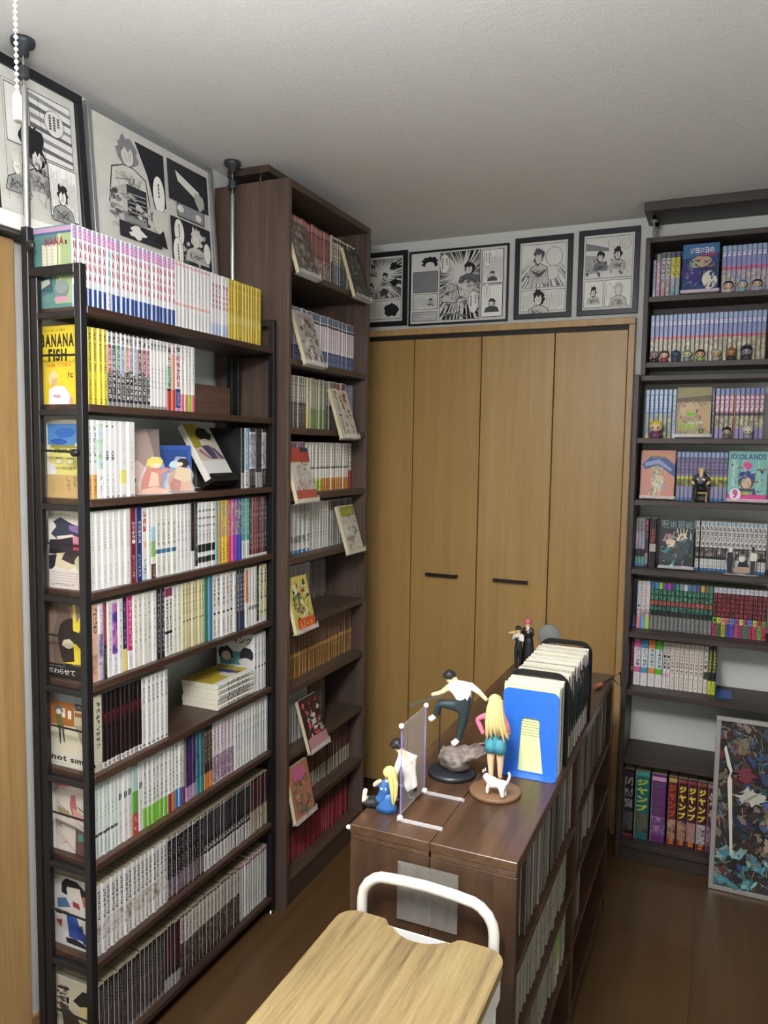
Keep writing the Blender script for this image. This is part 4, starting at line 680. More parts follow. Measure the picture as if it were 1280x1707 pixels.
tall_row(4, [(13, 'prp4', 2.281), (8, 'lim4', 2.394), (15, 'org4', 2.60), (2, 'red4', 2.632)], .172)
tall_row(5, [(14, 'blu5', 2.306), (10, 'gry5', 2.452), (14, 'drk5', 2.643)], .170)
tall_row(6, [(20, 'wht6', 2.51), (9, 'gry6', 2.644)], .150, -1.416, 2.20, .095)
tall_row(7, [(38, 'gold7', 2.645)], .168)
tall_row(8, [(14, 'wht8', 2.30), (9, 'drk8', 2.43)], .174)
tall_row(9, [(38, 'mar9', 2.645)], .170)
tall_row(10, [(38, 'crm10', 2.635)], .170)
# island rows seen from their open right side
spine('isl_a', 'isl', '#5c584c', [], [(.05, .95, '#3f3b34', 14, (.2, .8), .4)]); spine('isl_b', 'isl', '#8d897d', [(.44, .47, '#55524c')], [(.05, .95, '#6a675e', 14, (.2, .8), .4)])
spine('isl_c', 'isl', '#7fa04a', [(.0, .4, '#b8b49a')]); spine('isl_d', 'isl', '#4c4038', [], [(.05, .95, '#2f2624', 10, (.2, .8), .4)])
def isl(y0, y1, z, h, keys, w, seed, X=-.312):
    rnd = random.Random(seed); y = y0
    while y < y1-w:
        ww = w*rnd.uniform(.7, 1.25); bulk_book(rnd.choice(keys), ww-.0005, h*rnd.uniform(.93, 1), .13, X-rnd.uniform(0, .012), y, z+.0002); y += ww
isl(1.304, 1.893, IZ[0], .172, ['isl_a', 'isl_a', 'isl_b', 'isl_d'], .0085, 1); isl(1.304, 1.893, IZ[1], .135, ['isl_b'], .0095, 2)
isl(1.55, 1.893, IZ[2], .155, ['isl_b', 'isl_c', 'isl_b'], .010, 3); isl(1.937, 2.528, IZ[0], .172, ['isl_d', 'isl_d', 'isl_a'], .0085, 4)
isl(1.937, 2.30, IZ[1], .135, ['isl_a', 'isl_b', 'isl_d'], .010, 5); isl(1.937, 2.10, IZ[2], .155, ['isl_b', 'isl_d'], .010, 6)
me = bpy.data.meshes.new('manga_rows'); me.from_pydata(BULK['v'], [], BULK['f'])
for mt in BULK['mats']: me.materials.append(mt)
me.polygons.foreach_set('material_index', BULK['m']); u_ = me.uv_layers.new(name='UVMap'); u_.data.foreach_set('uv', BULK['uv']); me.update()
tag(link('manga_rows', me), 'close-packed rows of further manga spines filling the brown shelves', 'manga rows', None, 'stuff')
# tilted display copies in clear holders on the tall bookcase
def bart(cols, sd, n=70):
    rnd = random.Random(sd); it = [('r', 0, 0, 1, 1, cols[0])]
    for i in range(n): it.append(('p', poly_blob(rnd.uniform(.12, .88), rnd.uniform(.1, .9), rnd.uniform(.03, .09), rnd.uniform(.02, .07), 8, rnd, .45), rnd.choice(cols)))
    for i in range(46):
        a = rnd.uniform(0, pi); x_, y_, l_ = rnd.uniform(.1, .9), rnd.uniform(.1, .9), rnd.uniform(.02, .08); it.append(('l', x_-cos(a)*l_, y_-sin(a)*l_, x_+cos(a)*l_, y_+sin(a)*l_, .0012, rnd.choice(['#2a2624', '#3a3430', '#d0c8b8'])))
    return it
DISP = [('grey-brown cover, tilted at the near end of the top shelf', 2.100, 2.062, 20, ['#6a5f55', '#4a423c', '#8a7f72', '#a39a8c'], []),
 ('dark olive cover, tilted at the far end of the top shelf', 2.492, 2.062, 22, ['#3c3d3a', '#6a6a62', '#8a8a5a', '#55564e'], []),
 ('cover with red lettering over pale figures, tilted on the second shelf', 2.146, 1.787, 19, ['#b4b0a4', '#8a6a5a', '#d8d4ca', '#5f5048'], [('x', .12, .84, .75, .12, '#a84848', 5, 8)]),
 ('cream cover with a brown figure, tilted on the third shelf', 2.404, 1.556, 19, ['#cfc8b4', '#a87a5c', '#d8d2c2', '#8a5a44'], [('r', 0, 0, .36, 1, '#d9d3c0'), ('tv', 'BLOODYMONDAY', .10, .04, .17, .92, '#3a3430', .02)]),
 ('red and pale cover with golden foot, tilted on the fourth shelf', 2.100, 1.345, 15, ['#c8beb4', '#d8d2c8', '#b08a8a', '#b8b494'], [('p', [(0, .74), (1, .74), (1, 1), (0, 1)], '#a84434'), ('r', .6, .92, 1, 1, '#3a3448'), ('r', 0, .06, 1, .22, '#a8523c'), ('r', 0, 0, 1, .06, '#b8a83c')]),
 ('pale cover with yellow lettering, tilted on the fifth shelf', 2.464, 1.137, 22, ['#c8c4b4', '#8a8074', '#b0a090', '#d4d0c0'], [('r', .08, .78, .92, .97, '#8a8a3a'), ('x', .14, .80, .72, .14, '#d8c83a', 4, 9), ('r', .1, 0, 1, .08, '#a8a850')]),
 ('green and orange battle cover, tilted on the sixth shelf', 2.098, .922, 14, ['#c8b45a', '#6a8a4a', '#d8d0b0', '#8a4a2a', '#3a4a3a'], [('r', .1, .02, .95, .24, '#c8502a'), ('x', .16, .05, .7, .16, '#e0b83a', 4, 10)]),
 ('dark red cover with white brush lettering, tilted on the eighth shelf', 2.192, .492, 19, ['#3a1c1c', '#8a3028', '#b8a090', '#241618', '#c8584a'], [('r', .0, .0, 1, .26, '#b88a88'), ('x', .36, .34, .4, .36, '#e0dad2', 3, 11), ('x', .40, .36, .34, .34, '#e0dad2', 3, 12)]),
 ('pink and orange patterned cover, tilted on the ninth shelf', 2.100, .286, 12, ['#b87a5a', '#8a5a4a', '#c89a6a', '#6a7a5a'], [('p', poly_blob(.45, .85, .4, .14, 14, random.Random(8), .3), '#c86a90')])]
for i, (lab, y0, z0, ln, cols, extra) in enumerate(DISP):
    ln = min(ln, 17)
    E = empty('display_copy', (-1.2305, y0, z0), (0, radians(-ln), 0), 'manga, ' + lab, 'display book', 'face-out copies on the brown bookcase')
    w = .126; mb = MB(); mb.box(-.0125, 0, 0, w, 0, .180); mb.m = [0, 0, 1, 1, 2, 1][:len(mb.m)]
    mb.m = [1, 1, 1, 1, 2, 2]; mb.build('book_block', [M['paper'], M['paper'], plain(cols[0], .5)], E)
    print_panel('cover_art', w, .180, bart(cols, 60+i) + extra, E, (.0002, 0, 0), (0, 1, 0), (0, 0, 1))
    H_ = empty('book_holder', (-1.2305, y0, z0), (0, radians(-ln), 0), 'clear acrylic holder under the ' + lab.split(',')[0], 'holder', 'clear holders on the brown bookcase')
    mb = MB(); mb.box(-.016, .006, -.002, w+.006, -.0032, -.0006); mb.box(.0045, .006, -.002, w+.006, -.0005, .012); mb.box(.0045, .0065, w+.001, w+.006, -.0005, .018); mb.build('holder_tray', M['acrylic_edge'], H_)
    MB().box(-.0152, -.0138, .01, w-.01, -.003, .10).build('holder_back', M['acrylic'], H_)
# ------------------------------------------------------------ framed manga pages
INK = '#1d1e22'; PG = '#eeede6'; PRINT_LIGHT_GAIN = 1.0
def panel(x0, y0, x1, y1, style, sd, W=1, H=1):
    rnd = random.Random(sd); bw = .006; it = [('r', x0, y0, x1, y1, INK), ('r', x0+bw, y0+bw, x1-bw, y1-bw, {'dark': '#2a2b30', 'grey': '#8f9092'}.get(style, PG))]
    cx, cy = (x0+x1)/2, (y0+y1)/2; w, h = x1-x0, y1-y0
    if style == 'burst': it.append(('b', x0+bw, y0+bw, x1-bw, y1-bw, cx+w*rnd.uniform(-.15, .15), cy+h*rnd.uniform(-.1, .2), 110, .45, INK, sd))
    if style == 'hatch':
        for i in range(26): it.append(('l', x0+bw+w*.95*i/26, y0+bw+h*rnd.uniform(0, .3), x0+bw+w*.95*i/26, y1-bw-h*rnd.uniform(0, .3), .0008, '#5a5b60'))
    if style == 'room':
        for i in range(6): it.append(('p', [(x0+bw, y0+h*(.12+.15*i)), (x1-bw, y0+h*(.08+.15*i)), (x1-bw, y0+h*(.13+.15*i)), (x0+bw, y0+h*(.20+.15*i))], '#97989a' if i % 2 else '#6c6d70'))
    return it
def balloon(cx, cy, rx, ry, cols=3, sd=1, dark=False):
    rnd = random.Random(sd); it = [('e', cx, cy, rx*1.06, ry*1.04, INK if not dark else '#0f1013'), ('e', cx, cy, rx, ry, '#eceae2')]
    for i in range(cols):
        x_ = cx+rx*(.55-1.1*i/max(1, cols-1))*.8 if cols > 1 else cx; n = rnd.randint(4, 6); ln = ry*1.2/6
        for j in range(n): it.append(('r', x_-rx*.11, cy+ry*.6-j*ln-ln*.75, x_+rx*.11, cy+ry*.6-j*ln, '#3a3a3c'))
    return it
def figure(cx, cy, s, sd, hair=INK, coat='#cfcdc4', tall=1.4, ax=1.0):
    """a plain faceless bust in ink: hair mass, face oval, shoulders and fold strokes"""
    rnd = random.Random(sd); it = [('p', [(cx-1.5*s*ax, cy-tall*s), (cx-1.2*s*ax, cy-.5*s), (cx-.35*s*ax, cy-.15*s), (cx+.35*s*ax, cy-.15*s), (cx+1.2*s*ax, cy-.5*s), (cx+1.5*s*ax, cy-tall*s)], INK), ('p', [(cx-1.43*s*ax, cy-tall*s), (cx-1.14*s*ax, cy-.55*s), (cx-.33*s*ax, cy-.2*s), (cx+.33*s*ax, cy-.2*s), (cx+1.14*s*ax, cy-.55*s), (cx+1.43*s*ax, cy-tall*s)], coat)]
    it += [('p', poly_blob(cx, cy+.55*s, .72*s*ax, .78*s, 26, rnd, .28), hair), ('e', cx-.06*s*ax, cy+.36*s, .47*s*ax, .56*s, INK), ('e', cx-.06*s*ax, cy+.36*s, .44*s*ax, .53*s, '#e6e3d9')] + [('l', cx+s*ax*rnd.uniform(-.3, .25), cy+s*rnd.uniform(-.05, .55), cx+s*ax*rnd.uniform(-.3, .25), cy+s*rnd.uniform(-.05, .55), .0007, '#6a6a6c') for _ in range(5)] + [ ('p', [(cx-.5*s*ax, cy+.95*s), (cx-.45*s*ax, cy+.5*s), (cx-.2*s*ax, cy+.78*s), (cx, cy+.52*s), (cx+.2*s*ax, cy+.8*s), (cx+.42*s*ax, cy+.5*s), (cx+.5*s*ax, cy+.95*s)], hair)]
    for i in range(16): it.append(('l', cx+s*ax*rnd.uniform(-1, 1), cy-s*rnd.uniform(.5, .8), cx+s*ax*rnd.uniform(-1.1, 1.1), cy-s*rnd.uniform(1.0, tall), .0012, '#4a4a4e'))
    return it
def frame(W, H, border, mat, items, loc, rot, U, V, label, page='#eeede6', d=.014):
    E = empty('picture_frame', loc, rot, label, 'picture frame', 'framed manga pages'); U = Vector(U); V = Vector(V); N = U.cross(V)
    def bar(a0, a1, b0, b1, t0, t1, nm, m):
        P = [U*a+V*b+N*t for a in (a0, a1) for b in (b0, b1) for t in (t0, t1)]; xs = [p.x for p in P]; ys = [p.y for p in P]; zs = [p.z for p in P]
        return MB().box(min(xs), max(xs), min(ys), max(ys), min(zs), max(zs), 0, .0012 if nm == 'frame_bar' else 0).build(nm, m, E)
    bar(0, W, 0, border, 0, d, 'frame_bar', mat); bar(0, W, H-border, H, 0, d, 'frame_bar', mat); bar(0, border, border, H-border, 0, d, 'frame_bar', mat); bar(W-border, W, border, H-border, 0, d, 'frame_bar', mat)
    bar(border*.6, W-border*.6, border*.6, H-border*.6, .001, .005, 'backing_board', plain(page, .6))
    pr = print_panel('page_print', W-2*border, H-2*border, items, E, U*border+V*border+N*.0055, U, V)
    bar(border*.8, W-border*.8, border*.8, H-border*.8, .0085, .0095, 'glazing', M['glaze'])
    return E
M['glaze'] = glass('frame_glazing', '#000000', .05, .045); M['fblk'] = plain('#15171b', .4); M['fslv'] = plain('#9a9c9c', .35, .5)
YW = 3.0995
frame(.243, .316, .020, M['fblk'], [('r', 0, 0, 1, 1, PG)] + panel(.04, .36, .96, .97, 'burst', 3) + figure(.30, .80, .07, 4) + figure(.58, .66, .08, 5) + figure(.26, .52, .07, 6) + [('p', poly_blob(.8, .85, .1, .06, 12, random.Random(2), .5), INK), ('p', poly_blob(.82, .6, .1, .05, 12, random.Random(3), .5), INK), ('p', poly_blob(.55, .46, .12, .06, 12, random.Random(7), .5), '#4a4a4e')] + panel(.04, .04, .96, .33, 'hatch', 8) + [('p', poly_blob(.75, .18, .18, .1, 16, random.Random(9), .3), INK)], (-1.524, YW, 2.050), (0, 0, 0), (1, 0, 0), (0, 0, 1), 'narrow black frame of small ink panels half hidden by the tall bookcase')
frame(.434, .309, .008, M['fblk'], [('r', 0, 0, 1, 1, PG)] + [('p', poly_blob(.2, .86, .085, .09, 20, random.Random(1), .2), INK), ('e', .2, .82, .05, .05, PG)] + panel(.02, .44, .29, .74, 'grey', 2) + panel(.02, .20, .29, .42, 'hatch', 3) + figure(.22, .30, .04, 4, ax=.7) + panel(.02, .03, .29, .17, 'room', 5) + panel(.31, .03, .73, .98, 'burst', 6) + [('p', [(.33, .28), (.36, .5), (.42, .55), (.5, .52), (.53, .34), (.48, .26)], INK), ('p', [(.335, .29), (.365, .49), (.42, .54), (.49, .51), (.52, .35), (.475, .27)], '#dcd9d0')] + [('l', .35+.045*i, .30, .38+.04*i, .50, .0018, INK) for i in range(4)] + figure(.62, .68, .11, 7, coat='#77787c', ax=.72) + clutter(['#b4b3ac', '#8c8c8a', '#5f6064', '#d0cec6'], 60, 1, .32, .73, .04, .6, s=.035, ink=('#1d1e22', '#4a4a4e', '#e6e4da')) + balloon(.365, .82, .05, .13, 2, 3) + balloon(.67, .26, .05, .15, 2, 4) + panel(.75, .5, .97, .96, 'hatch', 8) + balloon(.81, .84, .035, .12, 2, 5) + figure(.86, .6, .05, 9, coat='#55565a', ax=.7) + panel(.75, .04, .97, .48, 'none', 9) + figure(.86, .2, .07, 11, coat='#4a4b50', ax=.72) + balloon(.81, .40, .03, .1, 1, 6), (-1.272, YW, 2.045), (0, 0, 0), (1, 0, 0), (0, 0, 1), 'wide thin black frame of a double page with a raised fist over the closet')
frame(.230, .319, .020, M['fblk'], [('r', 0, 0, 1, 1, PG)] + panel(.03, .36, .97, .97, 'none', 1) + [('b', .04, .37, .96, .60, .5, .9, 80, .5, '#6a6b70', 4)] + clutter(['#b4b3ac', '#8c8c8a', '#5f6064', '#d0cec6'], 20, 2, .05, .6, .38, .6, s=.035, ink=('#1d1e22', '#4a4a4e', '#e6e4da')) + balloon(.72, .78, .17, .13, 0, 2) + balloon(.68, .56, .14, .1, 0, 3) + figure(.40, .72, .15, 5, hair='#55565a', coat='#d6d3c9', tall=2.0) + [('p', [(.2, .62), (.4, .56), (.6, .62), (.42, .50)], '#55565a')] + panel(.03, .03, .97, .33, 'hatch', 6) + figure(.42, .14, .15, 7, ax=1.1), (-.8135, YW, 2.048), (0, 0, 0), (1, 0, 0), (0, 0, 1), 'black frame of an ink page with one standing figure, third over the closet')
frame(.228, .323, .020, M['fblk'], [('r', 0, 0, 1, 1, PG)] + panel(.03, .42, .97, .97, 'none', 1) + [('p', [(.04, .9), (.5, .82), (.5, .78), (.04, .8)], '#8a8b8e'), ('p', [(.04, .74), (.3, .72), (.3, .5), (.04, .48)], '#b4b4b0')] + clutter(['#b4b3ac', '#8c8c8a', '#5f6064', '#d0cec6'], 26, 3, .04, .96, .43, .7, s=.035, ink=('#1d1e22', '#4a4a4e', '#e6e4da')) + balloon(.6, .88, .12, .06, 0, 3) + balloon(.84, .86, .09, .07, 0, 4) + figure(.34, .66, .10, 5, coat='#8a8b8e') + figure(.68, .68, .11, 6, coat='#d6d3c9') + panel(.03, .03, .42, .39, 'none', 7) + figure(.22, .2, .09, 8) + panel(.45, .03, .97, .39, 'none', 9) + figure(.72, .2, .12, 10, hair='#c4c2ba') + balloon(.54, .24, .06, .1, 0, 5), (-.562, YW, 2.048), (0, 0, 0), (1, 0, 0), (0, 0, 1), 'black frame of an ink page with two talking figures, nearest the dark bookcase')
ln = -math.atan2(.026, .36)
frame(.285, .374, .022, M['fblk'], [('r', 0, 0, 1, 1, '#d9d9cf')] + [('l', .12, .1, .12, .92, .0008, INK), ('l', .12, .92, .4, .92, .0008, INK)] + panel(.42, .48, .94, .93, 'room', 2) + balloon(.72, .76, .12, .09, 3, 3) + panel(.14, .5, .4, .9, 'none', 4) + [('p', poly_blob(.42, .56, .13, .13, 22, random.Random(5), .35), INK)] + figure(.48, .40, .13, 6, coat='#b8b7b0') + clutter(['#b4b3ac', '#8c8c8a', '#5f6064', '#d0cec6'], 60, 4, .14, .95, .08, .5, s=.035, ink=('#1d1e22', '#4a4a4e', '#e6e4da')) + figure(.22, .30, .10, 7, hair='#d0cec6', coat='#9a9a96') + panel(.58, .08, .94, .46, 'hatch', 8) + figure(.74, .2, .10, 9, coat='#9a9a96') + [('l', .5, .9, .6, .1, .001, INK)], (-1.4985, 1.222, 2.0120), (0, ln, 0), (0, 1, 0), (0, 0, 1), 'black frame of a grey ink page leaning on the white ledge beside the pole')
frame(.517, .374, .014, M['fslv'], [('r', 0, 0, 1, 1, '#dcdbd1')] + [('p', [(.33, .93), (.57, .93), (.57, .5), (.47, .46), (.42, .7)], '#26282e')] + figure(.27, .73, .15, 3, hair='#8f9090', coat='#e0ddd3', ax=.75, tall=2.4) + [('r', .24, .3, .40, .56, '#3a3c42')] + [('l', .25, .32+.035*i, .39, .33+.035*i, .002, '#d6d3ca') for i in range(6)] + [('p', [(.08, .46), (.24, .56), (.24, .5)], '#c4c3ba')] + clutter(['#b4b3ac', '#8c8c8a', '#5f6064', '#d0cec6'], 50, 5, .08, .5, .14, .52, s=.035, ink=('#1d1e22', '#4a4a4e', '#e6e4da')) + balloon(.50, .58, .05, .15, 1, 4, True) + panel(.16, .14, .5, .26, 'dark', 5) + [('p', poly_blob(.3, .2, .06, .045, 16, random.Random(6), .5), '#e6e4da')] + [('e', .5, .36, .07, .1, '#cfcdc4'), ('p', [(.42, .18), (.52, .3), (.55, .16)], INK), ('r', .2, .27, .38, .31, '#8c8c8a')] + panel(.59, .6, .97, .93, 'dark', 7) + [('p', [(.66, .86), (.88, .76), (.9, .66), (.68, .78)], '#e0ded4'), ('p', poly_blob(.88, .68, .06, .08, 12, random.Random(8), .4), '#b4b3ac')] + panel(.66, .48, .92, .60, 'grey', 8) + [('e', .69, .55, .03, .03, '#e0ded4'), ('e', .86, .53, .03, .03, '#e0ded4')] + panel(.59, .06, .97, .46, 'dark', 9) + clutter(['#b4b3ac', '#8c8c8a', '#5f6064', '#d0cec6'], 24, 6, .6, .96, .08, .44, s=.035, ink=('#1d1e22', '#4a4a4e', '#e6e4da')) + balloon(.66, .34, .045, .11, 1, 9) + balloon(.64, .16, .045, .13, 1, 10) + figure(.82, .28, .11, 11, hair='#d8d6cc', coat='#c4c2b9', ax=.75) + balloon(.92, .24, .035, .09, 0, 11), (-1.4985, 1.522, 2.0120), (0, ln, 0), (0, 1, 0), (0, 0, 1), 'wide silver frame of a dark double page leaning above the top tier')

# ------------------------------------------------------------ right bookcase contents
spine('q_ltb', 'slim pale blue volume', '#a9b8cc', [(.0, .1, '#d8dce4')], [(.2, .9, '#4a5a88', 7, (.25, .75), .5)]); spine('q_pk', 'slim pink volume', '#b88a9c', [(.85, .99, '#8a9a98')], [(.2, .82, '#e4dcdc', 8, (.25, .75), .5)])
spine('q_wk', 'slim white volume with black title', '#c9c4c8', [(.88, .99, '#5a5a60')], [(.35, .86, '#2a262a', 6, (.15, .85), .55)], art=(.05, .35, ['#c9c4c8', '#a87a78', '#6a7a88'], 70)); spine('q_yl', 'slim volume with yellow title block', '#b0a8b8', [(.45, .88, '#d0c83c'), (.88, .99, '#3a4470')], [(.48, .86, '#2c2a22', 6, (.2, .8), .5)], art=(.05, .42, ['#b89ab0', '#7aa0b0', '#3a3a4a'], 60))
spine('q_jj1', 'lavender volume with pink stripe', '#8d93c0', [(.0, .52, '#8a8ca8'), (.50, .57, '#c05a80'), (.9, .99, '#8fa8c8')], [(.60, .84, '#6a70a8', 6, (.2, .8), .45), (.78, .88, '#e4e2ec', 2, (.15, .85), .6)], art=(.03, .49, ['#6fa0b8', '#9a8aa8', '#c8c0a8', '#4a5a78'], 60))
spine('q_jj2', 'blue and cream volume with red stripe', '#7f88b8', [(.50, .55, '#b8465a'), (.88, .99, '#8aa0c4'), (.0, .5, '#b4b494')], [(.78, .87, '#dedce6', 2, (.12, .88), .6), (.57, .76, '#6a74a8', 5, (.2, .8), .45)], art=(.03, .50, ['#c8c49a', '#a8aa88', '#8a6a58', '#7a9a70'], 70))
spine('q_jj3', 'steel blue volume over yellow artwork', '#5f7fa8', [(.0, .5, '#c8c25c'), (.9, .99, '#88a4c0')], [(.55, .88, '#cdd6e4', 6, (.2, .8), .5)], art=(.04, .5, ['#c8c25c', '#9a9a78', '#5a7aa0', '#d8d090'], 60)); spine('q_jj4', 'blue topped volume with pink title column', '#a86a80', [(.0, .5, '#8a86b8'), (.88, .99, '#5f7cb0'), (.0, .22, '#9488b8'), (.44, .52, '#2c2838')], [(.54, .86, '#e0dce4', 4, (.15, .85), .55)], art=(.22, .46, ['#d0cc78', '#a8a890', '#7a5a50', '#d8d4b0'], 70))
spine('q_or', 'thin orange volume', '#c88a4a'); spine('q_dk', 'dark volume', '#3a3440', [], [(.2, .9, '#8a8090', 6, (.2, .8), .45)])
spine('q_jj5', 'violet volume with yellow waist band', '#8a80a8', [(.30, .5, '#c4c450'), (.0, .06, '#4a78a8'), (.06, .3, '#9a96bc'), (.9, .99, '#8aa4c8')], [(.54, .9, '#403a58', 5, (.12, .88), .55)], art=(.30, .44, ['#c4c450', '#7a7a48', '#4a4438'], 70))
spine('q_mix', 'slim teal and pink volume', '#6aa090', [(.0, .06, '#4a78a8'), (.2, .36, '#3a3440')], [(.72, .98, '#c0586a', 3, (.15, .85), .5)], art=(.36, .72, ['#6aa090', '#b8a8c0', '#c87a90'], 60)); spine('q_pk5', 'dark slim volume with magenta title', '#3a2c38', [(.05, .28, '#8a848c')], [(.6, .98, '#d04a90', 3, (.2, .8), .6)]); spine('q_rd5', 'black slim volume with red title', '#1c181a', [(.32, .48, '#b8b0a8')], [(.5, .82, '#b8483c', 4, (.2, .8), .6)])
spine('q_jk', 'white and black volume with ink title', '#d4d2cc', [(.0, .055, '#2f6aa0'), (.24, .48, '#211e22'), (.92, .99, '#9ab0b4')], [(.50, .92, '#2e2c2e', 4, (.2, .8), .58), (.08, .22, '#5a5856', 4, (.32, .68), .5)], art=(.3, .46, ['#211e22', '#4a4240', '#c8b8a8'], 60))
spine('q_bk', 'black slim volume', '#15161c', [(.03, .09, '#2a5a9a')], [(.1, .28, '#a8a8ac', 4, (.3, .7), .5)])
for nm, foot, txt in (('1', '#d88a94', '#4a6aa8'), ('2', '#6aa8d0', '#c05040'), ('3', '#b8c864', '#c8704a')):
    spine('q_rr'+nm, 'white volume with coloured foot and numeral %s' % nm, '#dedcd8', [(.0, .26, foot), (.92, .99, '#c4c4c4')], [], art=(.26, .42, ['#dedcd8', '#a88a8a', '#4a4a50'], 60), letters=[('stack', 'ルリドラゴン'+nm, .44, .91, txt, .6, .02)])
TOPS = ['#3a6aa0', '#4a90c8', '#b8c848', '#6a5aa0', '#b84ab0', '#4a4a90', '#4a9a80', '#8a9aa0', '#b8c8d0', '#5a7a90', '#4a80b0', '#6a4a90', '#c8b04a', '#8a6058', '#4a8a6a']
for i, c in enumerate(TOPS): spine('q_gn%d' % i, 'green lettered grey-footed volume with %s head' % ['blue', 'sky', 'lime', 'violet', 'pink', 'indigo', 'jade', 'grey', 'pale', 'slate', 'azure', 'purple', 'gold', 'brown', 'sea'][i], '#1f2a26', [(.0, .30, '#6e6e6c'), (.86, .99, c), (.52, .62, '#7a3430')], [(.62, .86, '#4aa07a', 2, (.12, .88), .62), (.40, .52, '#3f8a78', 1, (.12, .88), .62), (.52, .62, '#c06a5a', 1, (.15, .85), .6), (.05, .28, '#a9a8a4', 6, (.3, .7), .42)])
NUMC = ['#6ac84a', '#d8d03a', '#e090b8', '#d07a5a', '#5a9ad8', '#a8489a', '#d8e06a', '#a84a90', '#5a88d0', '#e0d85a', '#b83a50', '#6ab048']
FTC = ['#b83a70', '#4a7a3a', '#c8b83a', '#3a4aa8', '#6a4ab0', '#c05a70', '#a83a70', '#3a9a5a', '#a84060', '#c84a70', '#7ab04a', '#c83a60']
for i in range(12): spine('q_dd%d' % i, 'black and red volume with white head and numeral %d' % (i+1), '#1c1214', [(.0, .30, FTC[i]), (.27, .38, NUMC[i]), (.88, .99, '#d4d4d8')], [(.40, .87, '#a83440', 5, (.1, .9), .55), (.03, .25, '#2c2028', 4, (.2, .8), .5), (.9, .97, '#8a8a94', 1, (.3, .7), .5)], letters=[('stack', str(i+1) if i < 9 else '0', .285, .36, '#1c1a1c', .5, .02)])
spine('q_pu', 'dark purple volume', '#2c1630', [(.3, .4, '#8a7a3a')], [(.42, .95, '#a83a5a', 6, (.2, .8), .5)])
for nm, c in (('pink', '#d868a8'), ('blue', '#4a90b8'), ('orange', '#e0904a'), ('green', '#5ab83a')): spine('q_big_'+nm, 'thick %s volume with white foot' % nm, c, [(.0, .28, '#dcd8d4'), (.4, .82, '#e4d8dc' if nm == 'pink' else '#d4dcdc')], [(.42, .82, '#4a484c', 5, (.35, .75), .5), (.05, .25, '#a09c98', 5, (.4, .6), .4)])
spine('q_tk', 'white volume with heavy black brush title', '#dcd6d2', [(.25, .33, '#d8a0c0')], [(.04, .22, '#8a8480', 4, (.35, .65), .42)], letters=[('stack', 'タコピーの原罪', .42, .96, '#26221f', .66, .03)])
spine('q_fk', 'cream volume with brown title', '#dad2c4', [], [(.34, .44, '#4a4440', 1, (.3, .7), .6), (.05, .28, '#7a7670', 5, (.3, .7), .45)], letters=[('stack', 'ふつうの軽音部', .46, .96, '#7a4a40', .6, .02)])
spine('q_ot', 'white volume over a dark round picture', '#d8d4cc', [(.3, .46, '#4c4a38')], [(.05, .26, '#8a8680', 5, (.3, .7), .45)], letters=[('stack', '大人大戦', .5, .96, '#24211e', .72, .03)])
spine('q_mo', 'black volume with lime foot', '#26241c', [(.0, .28, '#c8d43a')], [(.46, .95, '#c8c84a', 7, (.25, .75), .55), (.05, .24, '#5a6020', 5, (.3, .7), .45)])
M90 = radians(-90)
SHN = ['top', 'second', 'third', 'fourth', 'fifth', 'sixth', 'seventh', 'eighth', 'lowest']
CNT = {}
def rrow(shelf, Y, items, h, d=.113):
    z0 = RS[shelf-1]+.0003; g = 'volumes on the %s shelf of the dark bookcase' % SHN[shelf-1]
    for key, n, xa, xb, *hh in items:
        w = (xb-xa)/n
        for i in range(n):
            CNT[shelf] = CNT.get(shelf, 0)+1; rnd = random.Random(shelf*100+CNT[shelf])
            add_book(key[i] if isinstance(key, list) else key, w-.0007, hh[0] if hh else h, d, (xa+i*w, Y+rnd.uniform(0, .003), z0), (0, 0, M90), '%s, %s from left, %s right shelf' % (SP[key[i] if isinstance(key, list) else key]['look'], ordinal(CNT[shelf]), SHN[shelf-1]), 'comic', g, 'comic_volume')
rrow(1, 2.980, d=.105, h=.166, items=[('q_ltb', 1, -.2735, -.2629, .137), ('q_pk', 1, -.2625, -.2475, .157), ('q_wk', 2, -.2470, -.2141, .161), ('q_yl', 2, -.2138, -.1811, .160), ('q_jj1', 10, -.0457, .1115)])
rrow(2, 2.980, [('q_jj2', 25, -.2735, .1058)], .172, .105)
rrow(3, 2.962, [('q_jj3', 6, -.2785, -.1863), ('q_ltb', 1, -.1855, -.172), ('q_dk', 1, -.0560, -.0445), ('q_jj4', 4, -.0440, .0165), ('q_or', 1, .0168, .0205), ('q_jj4', 6, .0208, .112)], .176)
rrow(4, 2.962, [('q_pk', 1, -.2860, -.2805), ('q_jj5', 12, -.1621, .0081)], .175)
rrow(5, 2.962, [('q_mix', 3, -.2940, -.2600), ('q_pk5', 1, -.2600, -.2475), ('q_rd5', 1, -.2440, -.2200), ('q_jk', 1, -.0872, -.0740), ('q_jk', 15, -.0704, .1426)], .178)
rrow(6, 2.962, [('q_bk', 1, -.2940, -.2795), (['q_rr1', 'q_rr2', 'q_rr3'], 3, -.2789, -.2330), (['q_gn%d' % i for i in range(15)], 15, -.2320, -.0190), (['q_dd%d' % i for i in range(12)], 12, -.0180, .1560)], .178)
rrow(7, 2.962, [('q_pu', 1, -.2930, -.2830), (['q_big_pink', 'q_big_blue', 'q_big_orange', 'q_big_green'], 4, -.2825, -.1795), ('q_tk', 2, -.1790, -.1530), ('q_fk', 7, -.1528, -.0396), ('q_ot', 1, -.0390, -.0250), ('q_mo', 2, -.0245, .0030)], .175)
